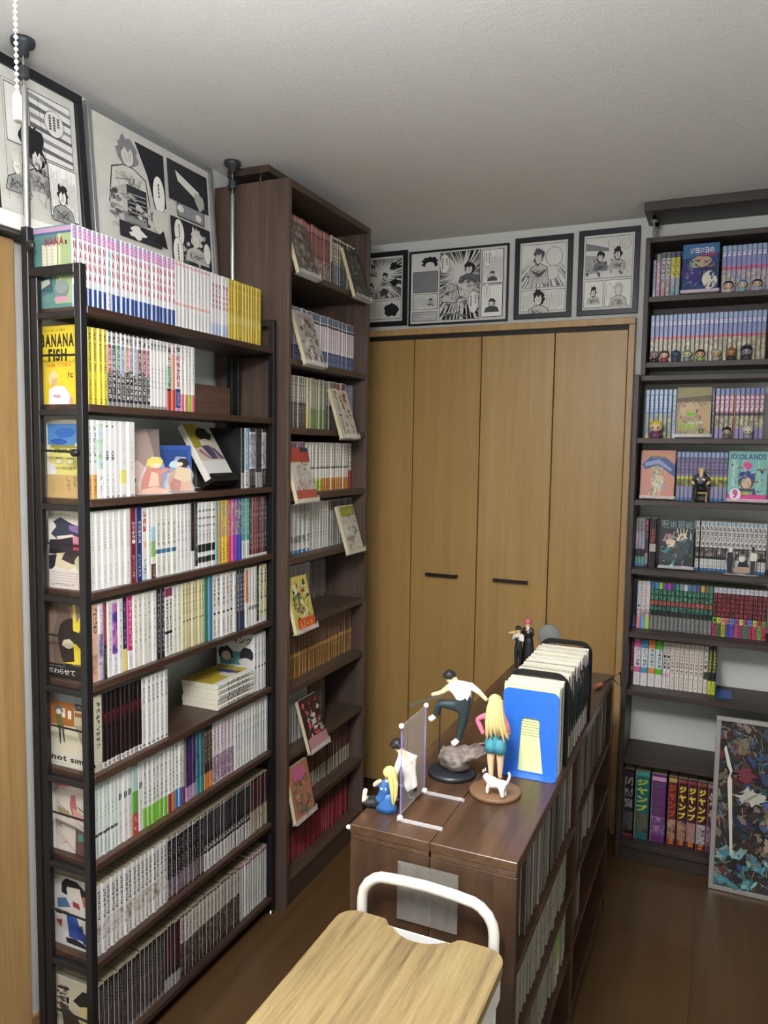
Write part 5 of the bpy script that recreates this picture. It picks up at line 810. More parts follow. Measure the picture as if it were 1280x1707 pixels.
def faceout(shelf, x0, Y, w, h, items, label, tilt=6):
    z0 = RS[shelf-1]+.0006; E = empty('display_comic', (x0, Y, z0+.0055), (radians(-tilt), 0, 0), label, 'display book', 'face-out comics in the dark bookcase')
    mb = MB(); mb.box(0, w, 0, .013, 0, h); mb.m = [0, 0, 1, 1, 0, 0]; mb.build('book_block', [M['paper_w'], plain(items[0][5] if items[0][0] == 'r' else '#888888', .5)], E)
    print_panel('cover_art', w, h, items, E, (0, -.0002, 0), (1, 0, 0), (0, 0, 1))
    mb = MB(); mb.box(-.004, w+.006, -.010, .014, -.0028, -.0008); mb.box(-.004, w+.006, -.010, -.0085, -.0007, .009); mb.build('acrylic_rest', M['acrylic_edge'], E)
    return E
faceout(1, -.1735, 2.945, .118, .172, [('r', 0, 0, 1, 1, '#23406e'), ('p', [(0, .7), (1, .8), (1, 1), (0, 1)], '#3a6a98'), blob(.35, .4, .36, .2, '#3a2f78', 3), blob(.7, .45, .25, .2, '#2c2a54', 4), blob(.5, .62, .3, .12, '#b89a7a', 5), blob(.76, .24, .2, .18, '#d8d4c4', 6), blob(.3, .58, .12, .08, '#9ab07a', 7), *clutter(['#2a4a80', '#5a4a90', '#3a6a90', '#1c2440', '#8a7a6a', '#4a3a70'], 46, 1, 0, 1, .05, .72), ('r', 0, 0, 1, .055, '#cf86b8'), ('t', 'ジョジョの', .2, .80, .66, .11, '#e6dfe6', .02), ('t', '奇妙な冒険', .5, .72, .44, .07, '#c03a58', .02), ('t', '荒木飛呂彦', .48, .012, .44, .032, '#3a2438', .01)], 'comic with deep blue cover, pink foot and slanted white title, top shelf')
faceout(3, -.1700, 2.930, .113, .176, [('r', 0, 0, 1, 1, '#9a8a6e'), ('p', [(0, .55), (.5, .75), (1, .7), (1, .0), (.4, .0), (0, .3)], '#a89274'), blob(.4, .55, .3, .16, '#c8ab8a', 3), ('p', [(0, .78), (1, .84), (1, .72), (0, .7)], '#6a5c48'), *clutter(['#8a785c', '#a8947a', '#6a5c46', '#bca488', '#7a6850'], 46, 2, 0, 1, 0, .85), ('e', .42, .46, .13, .05, '#8ac83a'), ('l', .29, .46, .55, .46, .0015, '#4a7a20'), ('p', [(.6, .6), (1, .66), (1, .1), (.8, .2), (.7, .45)], '#b89c78'), ('x', .08, .86, .84, .09, '#8ab83a', 8, 3), ('t', 'Steel', .06, .14, .5, .18, '#9ac84a', .03), ('t', 'BALL RUN', .36, .26, .4, .05, '#e8e4dc', .02), ('e', .74, .12, .08, .05, '#3a4a30'), ('t', '1', .725, .095, .03, .05, '#a8d04a', .03)], 'comic with brown cover, green lips and green lettering, third shelf')
faceout(4, -.2798, 2.930, .113, .174, [('r', 0, 0, 1, 1, '#c48a78'), ('p', [(0, .7), (.3, .9), (.7, .86), (1, .7), (1, .45), (.7, .6), (.4, .66), (.1, .6)], '#4a5a90'), ('p', [(.1, .74), (.5, .82), (.9, .62), (.9, .56), (.5, .72), (.1, .66)], '#8a9ab8'), blob(.45, .55, .17, .14, '#a8a07a', 4), blob(.48, .35, .2, .14, '#c8bf9c', 5), ('p', [(.38, .3), (.6, .3), (.58, .04), (.5, .2), (.42, .04)], '#d0c8aa'), *clutter(['#b8a888', '#c48a78', '#d0c4a0', '#8a9ab8', '#a87a68'], 34, 3, .2, .8, .02, .7), ('t', 'ジョジョリオン', .18, .84, .72, .08, '#c8a83a', .02)], 'salmon comic cover with a blue arch, first on the fourth shelf')
faceout(4, .0085, 2.930, .122, .174, [('r', 0, 0, 1, 1, '#7ab0a8')] + [('p', [(.1+.16*i, .3), (.18+.16*i, .3), (.17+.16*i, .86), (.11+.16*i, .86)], ['#a8c8b8', '#5a9a98', '#b8a8c0', '#6ab0c0', '#8ac0a0'][i]) for i in range(5)] + [('t', 'JOJOLANDS', .04, .84, .92, .11, '#2c4a78', .03), ('e', .48, .42, .22, .17, '#4a3a34'), ('p', poly_blob(.48, .50, .23, .11, 14, random.Random(3), .1), '#2c3a7a'), ('e', .48, .37, .13, .12, '#d0a888'), ('p', [(.3, .26), (.7, .26), (.8, .0), (.2, .0)], '#3a3a5a'), ('p', [(.35, .2), (.65, .2), (.6, .08), (.4, .06)], '#a8b83a'), *clutter(['#5a8a98', '#8ab8a8', '#3a3a5a', '#6a5a50', '#a8c8c0'], 40, 4, 0, 1, .1, .8), ('r', 0, 0, 1, .14, '#c83a8a'), ('e', .2, .14, .15, .12, '#dcd4e0'), ('t', '9', .13, .05, .14, .19, '#c83a8a', .06), ('p', poly_blob(.5, .72, .12, .07, 10, random.Random(4), .3), '#d04a80')], 'turquoise comic cover with a blue cap and big numeral nine, fourth shelf')
faceout(5, -.2055, 2.930, .112, .178, [('r', 0, 0, 1, 1, '#20282c'), ('p', [(0, .2), (.4, .1), (.8, .3), (1, .7), (.7, .6), (.3, .4)], '#34403f'), ('p', [(.1, .3), (.2, .42), (.34, .44), (.2, .3)], '#3f8a8c'), ('p', [(.3, .02), (.48, .2), (.42, .02)], '#4a9a98'), blob(.28, .6, .2, .1, '#a87a78', 4), blob(.32, .5, .14, .09, '#d8bfa0', 5), ('p', [(.42, .58), (.6, .7), (.78, .72), (.82, .62), (.6, .54)], '#dcc8ae')] + [('l', .56+.06*i, .64, .5+.1*i, .8, .003, '#dcc8ae') for i in range(4)] + clutter(['#28343a', '#3a4a4a', '#1a2024', '#4a8a8a', '#56504c'], 40, 5, 0, 1, 0, .8) + [('t', '呪術廻戦', .04, .8, .92, .16, '#7f9a98', .0), ('t', '1', .9, .6, .03, .12, '#c8d0d0', .03), ('t', '芥見下々', .66, .02, .3, .035, '#dcdcd8', .01)], 'black comic cover with a reaching hand and pale title, fifth shelf')
# weekly magazines on the lowest shelf
MG = [('mg0', 'thick black magazine with grey lettering', '#1c191d', [(.0, .05, '#8a2a40'), (.9, .97, '#3a2040')], ['#1c191d', '#4a4446', '#6a6460'], -.2940, -.2580, '#8f8b84', 'ヘビ', None), ('mg1', 'thick teal magazine with yellow-green lettering', '#2b6a70', [(.93, .99, '#4aa090')], ['#26302c', '#6a6a58', '#3a4a40'], -.2543, -.2015, '#b8c83a', 'ジャンプ', None), ('mg2', 'thick purple magazine with grey lettering', '#6a2f70', [(.90, .96, '#d8a0c8')], ['#3a2048', '#8a5a90', '#c8b0c0'], -.1969, -.1434, '#585458', 'ジャンプ', None), ('mg3', 'red magazine with orange lettering', '#6a2c24', [(.92, .98, '#b0a858')], ['#4a2420', '#a87a60', '#c8a890'], -.1372, -.1065, '#c0492a', 'ジャンプ', '3637'), ('mg4', 'maroon magazine with yellow lettering, fifth from left', '#4c1a24', [(.93, .98, '#8a4a48')], ['#4a2a2c', '#b88a70', '#3a2a2c'], -.1035, -.0712, '#e0cc44', 'ジャンプ', '33'), ('mg5', 'maroon magazine with yellow lettering, sixth from left', '#4a1826', [(.93, .98, '#8a3a48')], ['#2c2430', '#b88a80', '#6a6a80'], -.0702, -.0382, '#e0cc44', 'ジャンプ', '50'), ('mg6', 'maroon magazine with yellow lettering beside the poster', '#501a22', [(.93, .98, '#8a4a48')], ['#2c2430', '#c8b8b0', '#3a5a90'], -.0372, -.0045, '#e0cc44', 'ジャンプ', '3637'), ('mg7', 'magazine half hidden by the leaning poster', '#5a2440', [(.93, .98, '#a86a80')], ['#3a2048', '#b88a90'], -.0035, .0300, '#b0a890', 'ジャ', None)]
for key, look, base, bands, art, xa, xb, lc, word, num in MG:
    let = [('stack', word, .40, .90, lc, .78, .06)] if word != 'ヘビ' else []
    if num: let.append(('run' if len(num) > 2 else 'stack', num, .03, .10, '#e08a2a', .6, .04)) if len(num) <= 2 else let.append(('stack', num[:2], .02, .10, '#e08a2a', .6, .04))
    spine(key, look, base, bands, [(.42, .9, lc, 3, (.1, .9), .6)] if word == 'ヘビ' else [], art=(.10, .38, art, 45), letters=let)
    add_book(key, xb-xa-.001, .262, .154, (xa, 2.930, RS[8]+.0003), (0, 0, M90), look + ', lowest shelf', 'magazine', 'thick magazines on the lowest shelf', 'comic_magazine', 'paper')
tag(MB().box(.008, .058, 2.935, 3.04, RS[6]+.0003, RS[6]+.0018, 0, .0005).box(.0045, .0060, 2.935, 3.04, RS[6]+.0018, RS[6]+.10).build('metal_bookend', plain('#2450a0', .4)), 'blue metal bookend at the end of the seventh shelf row', 'bookend')

# ------------------------------------------------------------ leaning poster at the right edge
PE = empty('framed_poster', (.0115, 2.832, .0005), (radians(-3.4), 0, 0), 'silver framed collage poster leaning on the dark bookcase', 'poster')
for nm, a, b in (('frame_bar', (0, -.012, 0), (.46, 0, .016)), ('frame_bar', (0, -.012, .594), (.46, 0, .610)), ('frame_bar', (0, -.012, .0165), (.016, 0, .5935)), ('frame_bar', (.444, -.012, .0165), (.46, 0, .5935))): bx(nm, a, b, plain('#a9a6a0', .35, .4), PE)
bx('backing_board', (.01, -.004, .01), (.45, -.001, .60), plain('#4a453e', .7), PE)
rnd = random.Random(77); PALC = ['#2c2a26', '#3f3a34', '#3c4f56', '#2f5a5e', '#5a4c3c', '#7a6a54', '#6a2a2a', '#32406c', '#465478', '#5a2830', '#7a7064', '#2f4a4c', '#1f1e22', '#26241f', '#332e28', '#8a7c66']
it = [('r', 0, 0, 1, 1, '#37332d')]
for i in range(620):
    cx, cy = rnd.random(), rnd.random(); q_ = 1 if i < 200 else .5; rx, ry = rnd.uniform(.025, .085)*q_, rnd.uniform(.012, .05)*q_; c_ = rnd.choice(PALC)
    if cy < .25 and rnd.random() < .5: c_ = rnd.choice(['#39767a', '#5a8a90', '#4a90a0', '#8ab0b0'])
    a = rnd.uniform(-.9, .9); P_ = [((p-cx)*cos(a)*1-(q-cy)*sin(a)+cx, (p-cx)*sin(a)+(q-cy)*cos(a)+cy) for p, q in poly_blob(cx, cy, rx, ry, rnd.randint(6, 11), rnd, .45)]
    it.append(('p', [(min(max(p, 0), 1), min(max(q, 0), 1)) for p, q in P_], c_))
for i in range(260):
    cx, cy, a, l_ = rnd.random(), rnd.random(), rnd.uniform(0, pi), rnd.uniform(.008, .04); it.append(('l', min(max(cx-cos(a)*l_, 0), 1), min(max(cy-sin(a)*l_, 0), 1), min(max(cx+cos(a)*l_, 0), 1), min(max(cy+sin(a)*l_, 0), 1), .002, rnd.choice(['#a89f88', '#1c1a1c', '#6a8080', '#7a6a50'])))
it += [('p', [(.03, .84), (.06, .74), (.085, .70), (.065, .66), (.11, .22), (.13, .20), (.10, .66), (.085, .68), (.10, .71), (.045, .86)], '#cfcabc'), ('p', [(.32, .55), (.40, .56), (.62, .36), (.56, .33)], '#4a5a98'), ('p', [(.36, .57), (.41, .58), (.64, .40), (.62, .38)], '#6a78b0'), ('p', poly_blob(.24, .57, .09, .05, 30, random.Random(5), .5), '#b4b0a4'), ('p', poly_blob(.2, .7, .07, .04, 24, random.Random(6), .5), '#6f3038'), ('p', poly_blob(.40, .30, .06, .05, 24, random.Random(8), .4), '#9a8a78')]
print_panel('poster_print', .428, .578, it, PE, (.016, -.0045, .016), (1, 0, 0), (0, 0, 1), .000015)
bx('glazing', (.012, -.0095, .012), (.448, -.0088, .598), M['glaze'], PE)
# ------------------------------------------------------------ trolley in the foreground
TR = empty('rolling_cart', (-.46, 1.02, 0), label='white rolling cart with a pale oak top and tubular handle', cat='cart')
zt = .66
def arc(cx, cy, r, a0, a1, n=6): return [(cx+r*cos(radians(a0+(a1-a0)*i/n)), cy+r*sin(radians(a0+(a1-a0)*i/n))) for i in range(n+1)]
hw, y_far, y_near = .157, .212, -.23
prof = arc(hw-.035, y_near+.035, .035, -90, 0) + arc(hw-.035, y_far-.035, .035, 0, 90) + [(.075, y_far), (.068, y_far-.004), (.058, y_far-.018)] + arc(0, y_far+.028, .068, -42, -138, 8) + [(-.058, y_far-.018), (-.068, y_far-.004), (-.075, y_far)] + arc(-hw+.035, y_far-.035, .035, 90, 180) + arc(-hw+.035, y_near+.035, .035, 180, 270)
MB().prism(prof, zt-.018, zt, 'z').build('oak_top', M['oak'], TR)
def ring(w, y0, y1, z0, z1, t, nm):
    mb = MB(); pr = arc(w-.03, y0+.03, .03, -90, 0) + arc(w-.03, y1-.03, .03, 0, 90) + arc(-w+.03, y1-.03, .03, 90, 180) + arc(-w+.03, y0+.03, .03, 180, 270)
    n = len(pr); inn = [(x_*(1-t/w), (y_-(y0+y1)/2)*(1-t/((y1-y0)/2))+(y0+y1)/2) for x_, y_ in pr]
    for z_ in (z0, z1): mb.v += [(a, b, z_) for a, b in pr] + [(a, b, z_) for a, b in inn]
    for i in range(n):
        j = (i+1) % n
        for f in ((i, j, 2*n+j, 2*n+i), (n+j, n+i, 3*n+i, 3*n+j), (2*n+i, 2*n+j, 3*n+j, 3*n+i), (j, i, n+i, n+j)): mb.f.append(f); mb.m.append(0); mb.smooth.append(False)
    mb.prism(inn, z0, z0+.003, 'z')
    return mb.build(nm, M['white'], TR)
ring(.150, -.223, .222, .585, .641, .004, 'top_tray'); ring(.150, -.223, .222, .34, .40, .004, 'middle_tray'); ring(.150, -.223, .222, .10, .16, .004, 'bottom_tray')
for sx in (-1, 1):
    for yy in (-.18, .18):
        MB().tube([(sx*.140, yy, .06), (sx*.140, yy, .640)], .0075, 10).build('upright', M['white'], TR)
        cs = MB().tube([(sx*.140-.009, yy, .027), (sx*.140+.009, yy, .027)], .026, 16).build('caster', plain('#2a2a2a', .5), TR)
        MB().box(sx*.140-.014, sx*.140+.014, yy-.010, yy+.010, .05, .062).build('caster_fork', M['chrome'], cs)
hp = [(-.128, .2285, .575), (-.128, .2285, .640)] + [(-.128+.052-.052*cos(radians(a)), .2285, .676+.052*sin(radians(a))) for a in (0, 20, 40, 60, 75)] + [(-.05, .2285, .7295), (.0, .2285, .731), (.05, .2285, .7285)] + [(.128-.052+.052*cos(radians(a)), .2285, .674+.052*sin(radians(a))) for a in (75, 60, 40, 20, 0)] + [(.128, .2285, .640), (.128, .2285, .575)]
MB().tube(hp, .0098, 14).build('push_handle', plain('#cfccc2', .35), TR)

# ------------------------------------------------------------ booklets, bookends and clear stand on the island
ZT = .7955
BE = empty('metal_bookend', (-.3735, 1.664, ZT), label='blue metal bookend holding the booklets near the blonde figurine', cat='bookend')
w2, hh = .063, .192
def rrect(w, z0, z1, r): return [(-w, z0), (w, z0)] + arc(w-r, z1-r, r, 0, 90, 5) + arc(-w+r, z1-r, r, 90, 180, 5)
outer = rrect(w2, 0, hh, .014); hole = [(-.026, .004), (.031, .004)] + [(.020, .10)] + arc(.011, .118, .010, 0, 90, 4) + arc(-.010, .118, .010, 90, 180, 4) + [(-.021, .10)]
mb = MB(); bm_ = bmesh.new()
vo = [bm_.verts.new((a, 0, b)) for a, b in outer]; vi = [bm_.verts.new((a, 0, b)) for a, b in hole]
eo = [bm_.edges.new((vo[i], vo[(i+1) % len(vo)])) for i in range(len(vo))]; ei = [bm_.edges.new((vi[i], vi[(i+1) % len(vi)])) for i in range(len(vi))]
bmesh.ops.triangle_fill(bm_, edges=eo+ei, use_beauty=True)
r_ = bmesh.ops.extrude_face_region(bm_, geom=bm_.faces[:]); bmesh.ops.translate(bm_, vec=(0, .0012, 0), verts=[v for v in r_['geom'] if isinstance(v, bmesh.types.BMVert)]); bmesh.ops.recalc_face_normals(bm_, faces=bm_.faces[:])
mb.bm(bm_); mb.build('upright_plate', plain('#2f6fd0', .35), BE)
MB().prism([(-w2, -.0002), (-w2, -.012)] + arc(-w2+.012, -.018, .012, 180, 270, 4) + arc(w2-.012, -.018, .012, 270, 360, 4) + [(w2, -.0002)], 0, .0013, 'z').build('foot_plate', plain('#2f6fd0', .35), BE)
bl = [('#dfe3b0', 'pale lime'), ('#d8d4c8', 'white'), ('#e2ded2', 'ivory'), ('#cfcabd', 'grey'), ('#e4dcb8', 'cream'), ('#d4b8b4', 'pink'), ('#c4c8d0', 'pale blue'), ('#8f8a80', 'taupe')]
y = 1.6675; rnd = random.Random(5); n_ = 0
def booklet(y, t, col, look, h, dx):
    global n_
    n_ += 1
    E = MB(); E.box(-.062, .062, 0, t, 0, h); E.m = [1, 1, 0, 0, 1, 2]
    o = E.build('booklet', [plain(col, .5), M['paper_w'], plain(rnd.choice(['#3a3a38', '#5a564c', '#77736a', '#2c3030', '#8a8678', '#4a4440']), .5)], None, (-.3735+dx, y, ZT+.0003))  # right spine face: shade away from the lamp put into its dark colour
    return tag(o, '%s booklet, %s behind the blue bookend in the row' % (look, ordinal(n_)), 'booklet', 'booklets standing on the island')
b1 = booklet(y, .0035, '#dfe6a4', 'lime', .199, 0); y += .0037
print_panel('cover_print', .124, .199, [('r', 0, 0, 1, 1, '#dde7a2')] + lines(.22, .84, .42, .64, 7, '#5a5f3a', .0011, 5), b1, (-.062, -.0002, 0), (1, 0, 0), (0, 0, 1))
while y < 2.055:
    if abs(y-1.735) < .003: y += .008; continue
    t = rnd.choice([.0040, .0048, .0056, .0066]); c_ = rnd.choice(bl[1:] if rnd.random() < .3 else bl[1:4]); booklet(y, t-.0004, c_[0], c_[1], rnd.uniform(.1985, .2025), rnd.uniform(-.003, .003)); y += t
for yy, lab in ((1.738, 'black metal divider early in the row of booklets'), (2.066, 'black metal divider closing the far end of the booklets')):
    Dv = empty('book_divider', (-.3735, yy, ZT), label=lab, cat='bookend', group='black dividers among the booklets')
    mb = MB(); pts = rrect(.071, 0, .216, .032); inn = rrect(.060, .006, .204, .022); n = len(pts)
    for yv in (0, .006): mb.v += [(a, yv, b) for a, b in pts] + [(a, yv, b) for a, b in inn]
    for i in range(n):
        j = (i+1) % n
        for f in ((i, j, n+j, n+i), (2*n+j, 2*n+i, 3*n+i, 3*n+j), (i, 2*n+i, 2*n+j, j), (n+j, 3*n+j, 3*n+i, n+i)): mb.f.append(f); mb.m.append(0); mb.smooth.append(False)
    mb.build('divider_frame', M['blackm'], Dv); MB().box(-.064, .064, .0015, .0028, .006, .20).build('divider_sheet', M['blackm'], Dv)
for i in range(9):
    yy = 1.77+.032*i; rnd = random.Random(i); top = .178+rnd.uniform(-.02, .01)
    mb = MB(); mb.tube([(-.3085, yy, ZT+top), (-.3045, yy+.004, ZT+top-.03), (-.3055, yy+.012, ZT+top-.075), (-.306, yy+.006, ZT+.06)], [.0022, .003, .0035, .0015], 6)
    o = mb.build('ribbon_strap', plain('#23282a', .6)); tag(o, 'dark ribbon strap hanging on the booklets, %s from the near end' % ordinal(i+1), 'strap', 'dark straps on the booklets')
CS = empty('clear_stand', (-.55, 1.40, ZT), label='clear acrylic display stand with two feet at the near end of the island', cat='acrylic stand')
MB().box(-.0015, .0015, -.062, .068, .012, .19).build('clear_panel', M['acrylic'], CS)
for yy in (-.062, .068): MB().box(-.0016, .0016, yy-.001, yy+.001, .006, .192).build('edge_post', glass('violet_edge', '#8a78c0', .1, .45), CS)
for yy in (-.064, .070):
    MB().box(-.006, .088, yy-.0032, yy+.0032, 0, .0045).build('foot_bar', M['acrylic_edge'], CS); MB().ball((0, yy, .006), .006, 10, 7).build('ball_joint', M['cord'], CS); MB().ball((0, yy, .190), .0055, 10, 7).build('ball_joint', M['cord'], CS)
tag(MB().ball((0, 0, 0), .0065, 12, 8, 0, (.9, .7, .7)).build('corner_cap', M['cord'], None, (-.6395, 1.292, .783)), 'small white round cap on the near left corner of the island', 'cap')
tag(MB().tube([(-.335, 2.36, ZT+.008), (-.322, 2.40, ZT+.0075)], .007, 10).tube([(-.322, 2.40, ZT+.0075), (-.300, 2.485, ZT+.006)], .0028, 8, 1).tube([(-.300, 2.485, ZT+.006), (-.277, 2.494, ZT+.026), (-.272, 2.50, ZT-.022)], .0034, 6, 1, True, True).build('hand_tool', [plain('#b8745a', .5), M['blackm']]), 'small tool with copper grip and black triangular end beside the booklets', 'tool')

# ------------------------------------------------------------ painted figurines
_dummy = None
def skin_mesh(name, P, B, mats, sub=2):
    """P: joint -> (x, y, z, r); B: [(a, b, zone)]; one continuous skin, zones coloured by the nearest bone"""
    names = list(P); me = bpy.data.meshes.new(name); me.from_pydata([P[n][:3] for n in names], [(names.index(a), names.index(b)) for a, b, _ in B], [])
    o = bpy.data.objects.new(name, me); COL.objects.link(o); o.modifiers.new('skin', 'SKIN'); sm = o.modifiers.new('sub', 'SUBSURF'); sm.levels = sm.render_levels = sub
    for i, n in enumerate(names): me.skin_vertices[0].data[i].radius = (P[n][3], P[n][3]); me.skin_vertices[0].data[i].use_root = i == 0
    out = bpy.data.meshes.new_from_object(o.evaluated_get(bpy.context.evaluated_depsgraph_get())); bpy.data.objects.remove(o)
    zn = []
    for _, _, z_ in B:
        if z_ not in zn: zn.append(z_)
    out.materials.clear()
    for z_ in zn: out.materials.append(mats[z_])
    for p in out.polygons:
        c = p.center; best = (1e9, 0)
        for a, b, z_ in B:
            A = Vector(P[a][:3]); D_ = Vector(P[b][:3])-A; t = max(0, min(1, (c-A).dot(D_)/max(D_.length_squared, 1e-12))); r_ = P[a][3]*(1-t)+P[b][3]*t; d_ = (c-(A+D_*t)).length/max(r_, 1e-5)
            if d_ < best[0]: best = (d_, zn.index(z_))
        p.material_index = best[1]; p.use_smooth = True
    out.name = name; return out
SK = plain('#e3c3a0', .5); SK2 = plain('#d8c49a', .5)
def hairmesh(c, r, col, parent, strands=(), sc=(1, 1, 1), cut=.25):
    mb = MB(); seg, rg = 14, 8; vs = []
    for i in range(rg+1):
        a = (pi*.62)*i/rg
        for k in range(seg):
            j = 1+.07*((k*7+i*3) % 5-2)/2; vs.append((c[0]+r*sin(a)*cos(2*pi*k/seg)*sc[0]*j, c[1]+r*sin(a)*sin(2*pi*k/seg)*sc[1]*j, c[2]+r*cos(a)*sc[2]))
    mb.add(vs, [(i*seg+k, (i+1)*seg+k, (i+1)*seg+(k+1) % seg, i*seg+(k+1) % seg) for i in range(rg) for k in range(seg)], 0, True)
    for path, rad in strands: mb.tube(path, rad, 7)
    return mb.build('hair', plain(col, .45), parent)
# A: climbing figure on a rock
FA = empty('action_figurine', (-.53, 1.59, ZT), label='climbing figurine in white shirt and dark trousers, one foot on a grey rock', cat='figurine')
MB().lathe([(.0001, .012), (.046, .012), (.053, .008), (.055, 0), (.0001, 0)][::-1], 32).build('display_base', plain('#202328', .4), FA)
bmr = bmesh.new(); bmesh.ops.create_icosphere(bmr, subdivisions=4, radius=1); rr_ = random.Random(3); from mathutils import noise as mn
for v in bmr.verts:
    q = v.co.copy(); d_ = 1+.28*mn.noise(q*1.7)+.16*mn.noise(q*4.5); v.co = Vector((q.x*.040*d_+.010+.022*max(0, q.z), q.y*.034*d_, (q.z*.5+.5)*.062*d_+.008))
    if q.x > .3 and q.z > .1: v.co += Vector((.030, 0, .020))*(q.x-.3)*1.4
k = NT('grey_brown_rock'); nn = k.noise(k.coord('Object'), 60, 5); k.bump(nn.outputs[0], .8, .003); rock = k.fin(k.ramp(nn.outputs[0], [(.3, hx('#4c433c')), (.7, hx('#8a7e74'))]), .6)
MB().bm(bmr, 0, True).build('rock', rock, FA)
P = dict(pelvis=(.022, 0, .158, .0145), hipR=(.026, .002, .148, .0135), kneeR=(.020, .004, .118, .0105), ankR=(.012, .002, .078, .0062), toeR=(.000, -.008, .0685, .0085),
         hipL=(.010, -.004, .158, .0125), kneeL=(-.030, -.008, .160, .0105), ankL=(-.040, -.006, .128, .0062), toeL=(-.054, -.012, .117, .0082),
         waist=(.026, 0, .176, .0135), chest=(.014, .002, .200, .0165), neck=(.002, .002, .210, .006), head=(-.010, .002, .219, .0115), crown=(-.014, .002, .228, .008),
         shL=(-.008, -.008, .200, .0085), elL=(-.024, -.014, .186, .0058), haL=(-.048, -.016, .178, .0045), shR=(.038, .006, .204, .0085), elR=(.058, .004, .193, .0060), haR=(.078, .000, .178, .0045))
Bn = [('pelvis', 'hipR', 'trouser'), ('hipR', 'kneeR', 'trouser'), ('kneeR', 'ankR', 'trouser'), ('ankR', 'toeR', 'shoe'), ('pelvis', 'hipL', 'trouser'), ('hipL', 'kneeL', 'trouser'), ('kneeL', 'ankL', 'trouser'), ('ankL', 'toeL', 'shoe'), ('pelvis', 'waist', 'trouser'), ('waist', 'chest', 'shirt'), ('chest', 'neck', 'skin'), ('neck', 'head', 'skin'), ('head', 'crown', 'skin'), ('chest', 'shL', 'shirt'), ('shL', 'elL', 'skin'), ('elL', 'haL', 'skin'), ('chest', 'shR', 'shirt'), ('shR', 'elR', 'shirt'), ('elR', 'haR', 'skin')]
mt = dict(trouser=plain('#2c3a3c', .45), shoe=plain('#e6e2da', .5), shirt=plain('#ebe9df', .5), skin=SK2)
link('body', skin_mesh('figure_body', P, Bn, mt), FA)
hairmesh((-.012, .003, .222), .0135, '#23211f', FA, [([(-.012+.010*cos(a_), .003+.010*sin(a_), .226), (-.012+.016*cos(a_), .003+.016*sin(a_), .222+.004*sin(3*a_))], [.0045, .001]) for a_ in (0, .9, 1.8, 2.7, 3.6, 4.5, 5.4)])
MB().box(-.098, -.006, -.0012, .0012, -.0038, .0038, 0, .0008).build('long_blade', plain('#6a6450', .4, .5), FA, (-.010, -.018, .186), (0, radians(-24), 0))
MB().tube([(-.030, -.004, .010), (-.030, -.004, .158)], .0018, 8).build('support_rod', M['dark_metal'], FA)
MB().tube([(.052, .004, .074), (.084, -.004, .088)], .0016, 6).build('loose_rod', plain('#8a8078', .5), FA)
# B: standing figure with long blonde hair, white cat on the same base
FB = empty('blonde_figurine', (-.415, 1.535, ZT), label='standing figurine with long blonde hair, pink top and denim shorts on a brown disc', cat='figurine')
MB().lathe([(.0001, .0085), (.052, .0085), (.054, .007), (.054, 0), (.0001, 0)][::-1], 36).build('display_base', plain('#7a5a40', .5), FB)
ox, oy = -.012, .038
P = dict(pelvis=(.001+ox, oy, .106, .0145), hipL=(-.008+ox, oy, .096, .0130), kneeL=(-.010+ox, oy, .052, .0078), ankL=(-.008+ox, oy, .018, .0052), toeL=(-.008+ox, oy+.010, .011, .0055), hipR=(.010+ox, oy, .096, .0130), kneeR=(.011+ox, oy+.003, .052, .0078), ankR=(.010+ox, oy+.006, .018, .0052), toeR=(.012+ox, oy+.016, .011, .0055),
         waist=(.001+ox, oy, .124, .0105), chest=(-.001+ox, oy, .148, .0145), neck=(-.002+ox, oy, .168, .0055), head=(-.003+ox, oy+.001, .184, .0125), crown=(-.003+ox, oy, .194, .0095), shL=(-.018+ox, oy, .154, .0075), elL=(-.042+ox, oy-.004, .142, .0064), haL=(-.024+ox, oy-.010, .112, .0052), shR=(.016+ox, oy, .154, .0075), elR=(.026+ox, oy, .132, .0058), haR=(.026+ox, oy+.012, .112, .0045))
mt = dict(short=plain('#4a94a4', .5), skin=SK, top=plain('#d8708a', .5), shoe=plain('#b03a34', .4))
Bn = [('pelvis', 'hipL', 'short'), ('hipL', 'kneeL', 'skin'), ('kneeL', 'ankL', 'skin'), ('ankL', 'toeL', 'shoe'), ('pelvis', 'hipR', 'short'), ('hipR', 'kneeR', 'skin'), ('kneeR', 'ankR', 'skin'), ('ankR', 'toeR', 'shoe'), ('pelvis', 'waist', 'short'), ('waist', 'chest', 'top'), ('chest', 'neck', 'skin'), ('neck', 'head', 'skin'), ('head', 'crown', 'skin'), ('chest', 'shL', 'top'), ('shL', 'elL', 'top'), ('elL', 'haL', 'top'), ('chest', 'shR', 'top'), ('shR', 'elR', 'top'), ('elR', 'haR', 'top')]
link('body', skin_mesh('figure_body', P, Bn, mt), FB)
mb = MB()
for sx in (-1, 1): mb.lathe([(.0135, .074), (.0142, .088), (.0135, .100), (.010, .108)], 14, c=(sx*.0095+ox, oy, 0))
mb.build('shorts', mt['short'], FB)
st = []
for i in range(13):
    a = radians(-118+i*21); bx_, by_ = ox-.003+.012*cos(a), oy-.004+.011*sin(a); sw = .004+.0016*i; e = .022*(i/12)
    st.append(([(bx_*.98, by_, .190), (bx_+(bx_-ox)*.35, by_-.004, .172), (bx_+(bx_-ox)*.5+e*.5, by_-.008, .145), (bx_+(bx_-ox)*.6+e, by_-.006, .118+.004*(i % 3)), (bx_+(bx_-ox)*.7+e*1.4, by_-.002, .104+.005*(i % 4))], [.0055, .0062, .0058, .004, .0008]))
hairmesh((ox-.003, oy-.001, .187), .0148, '#dcc285', FB, st)
CT = MB()
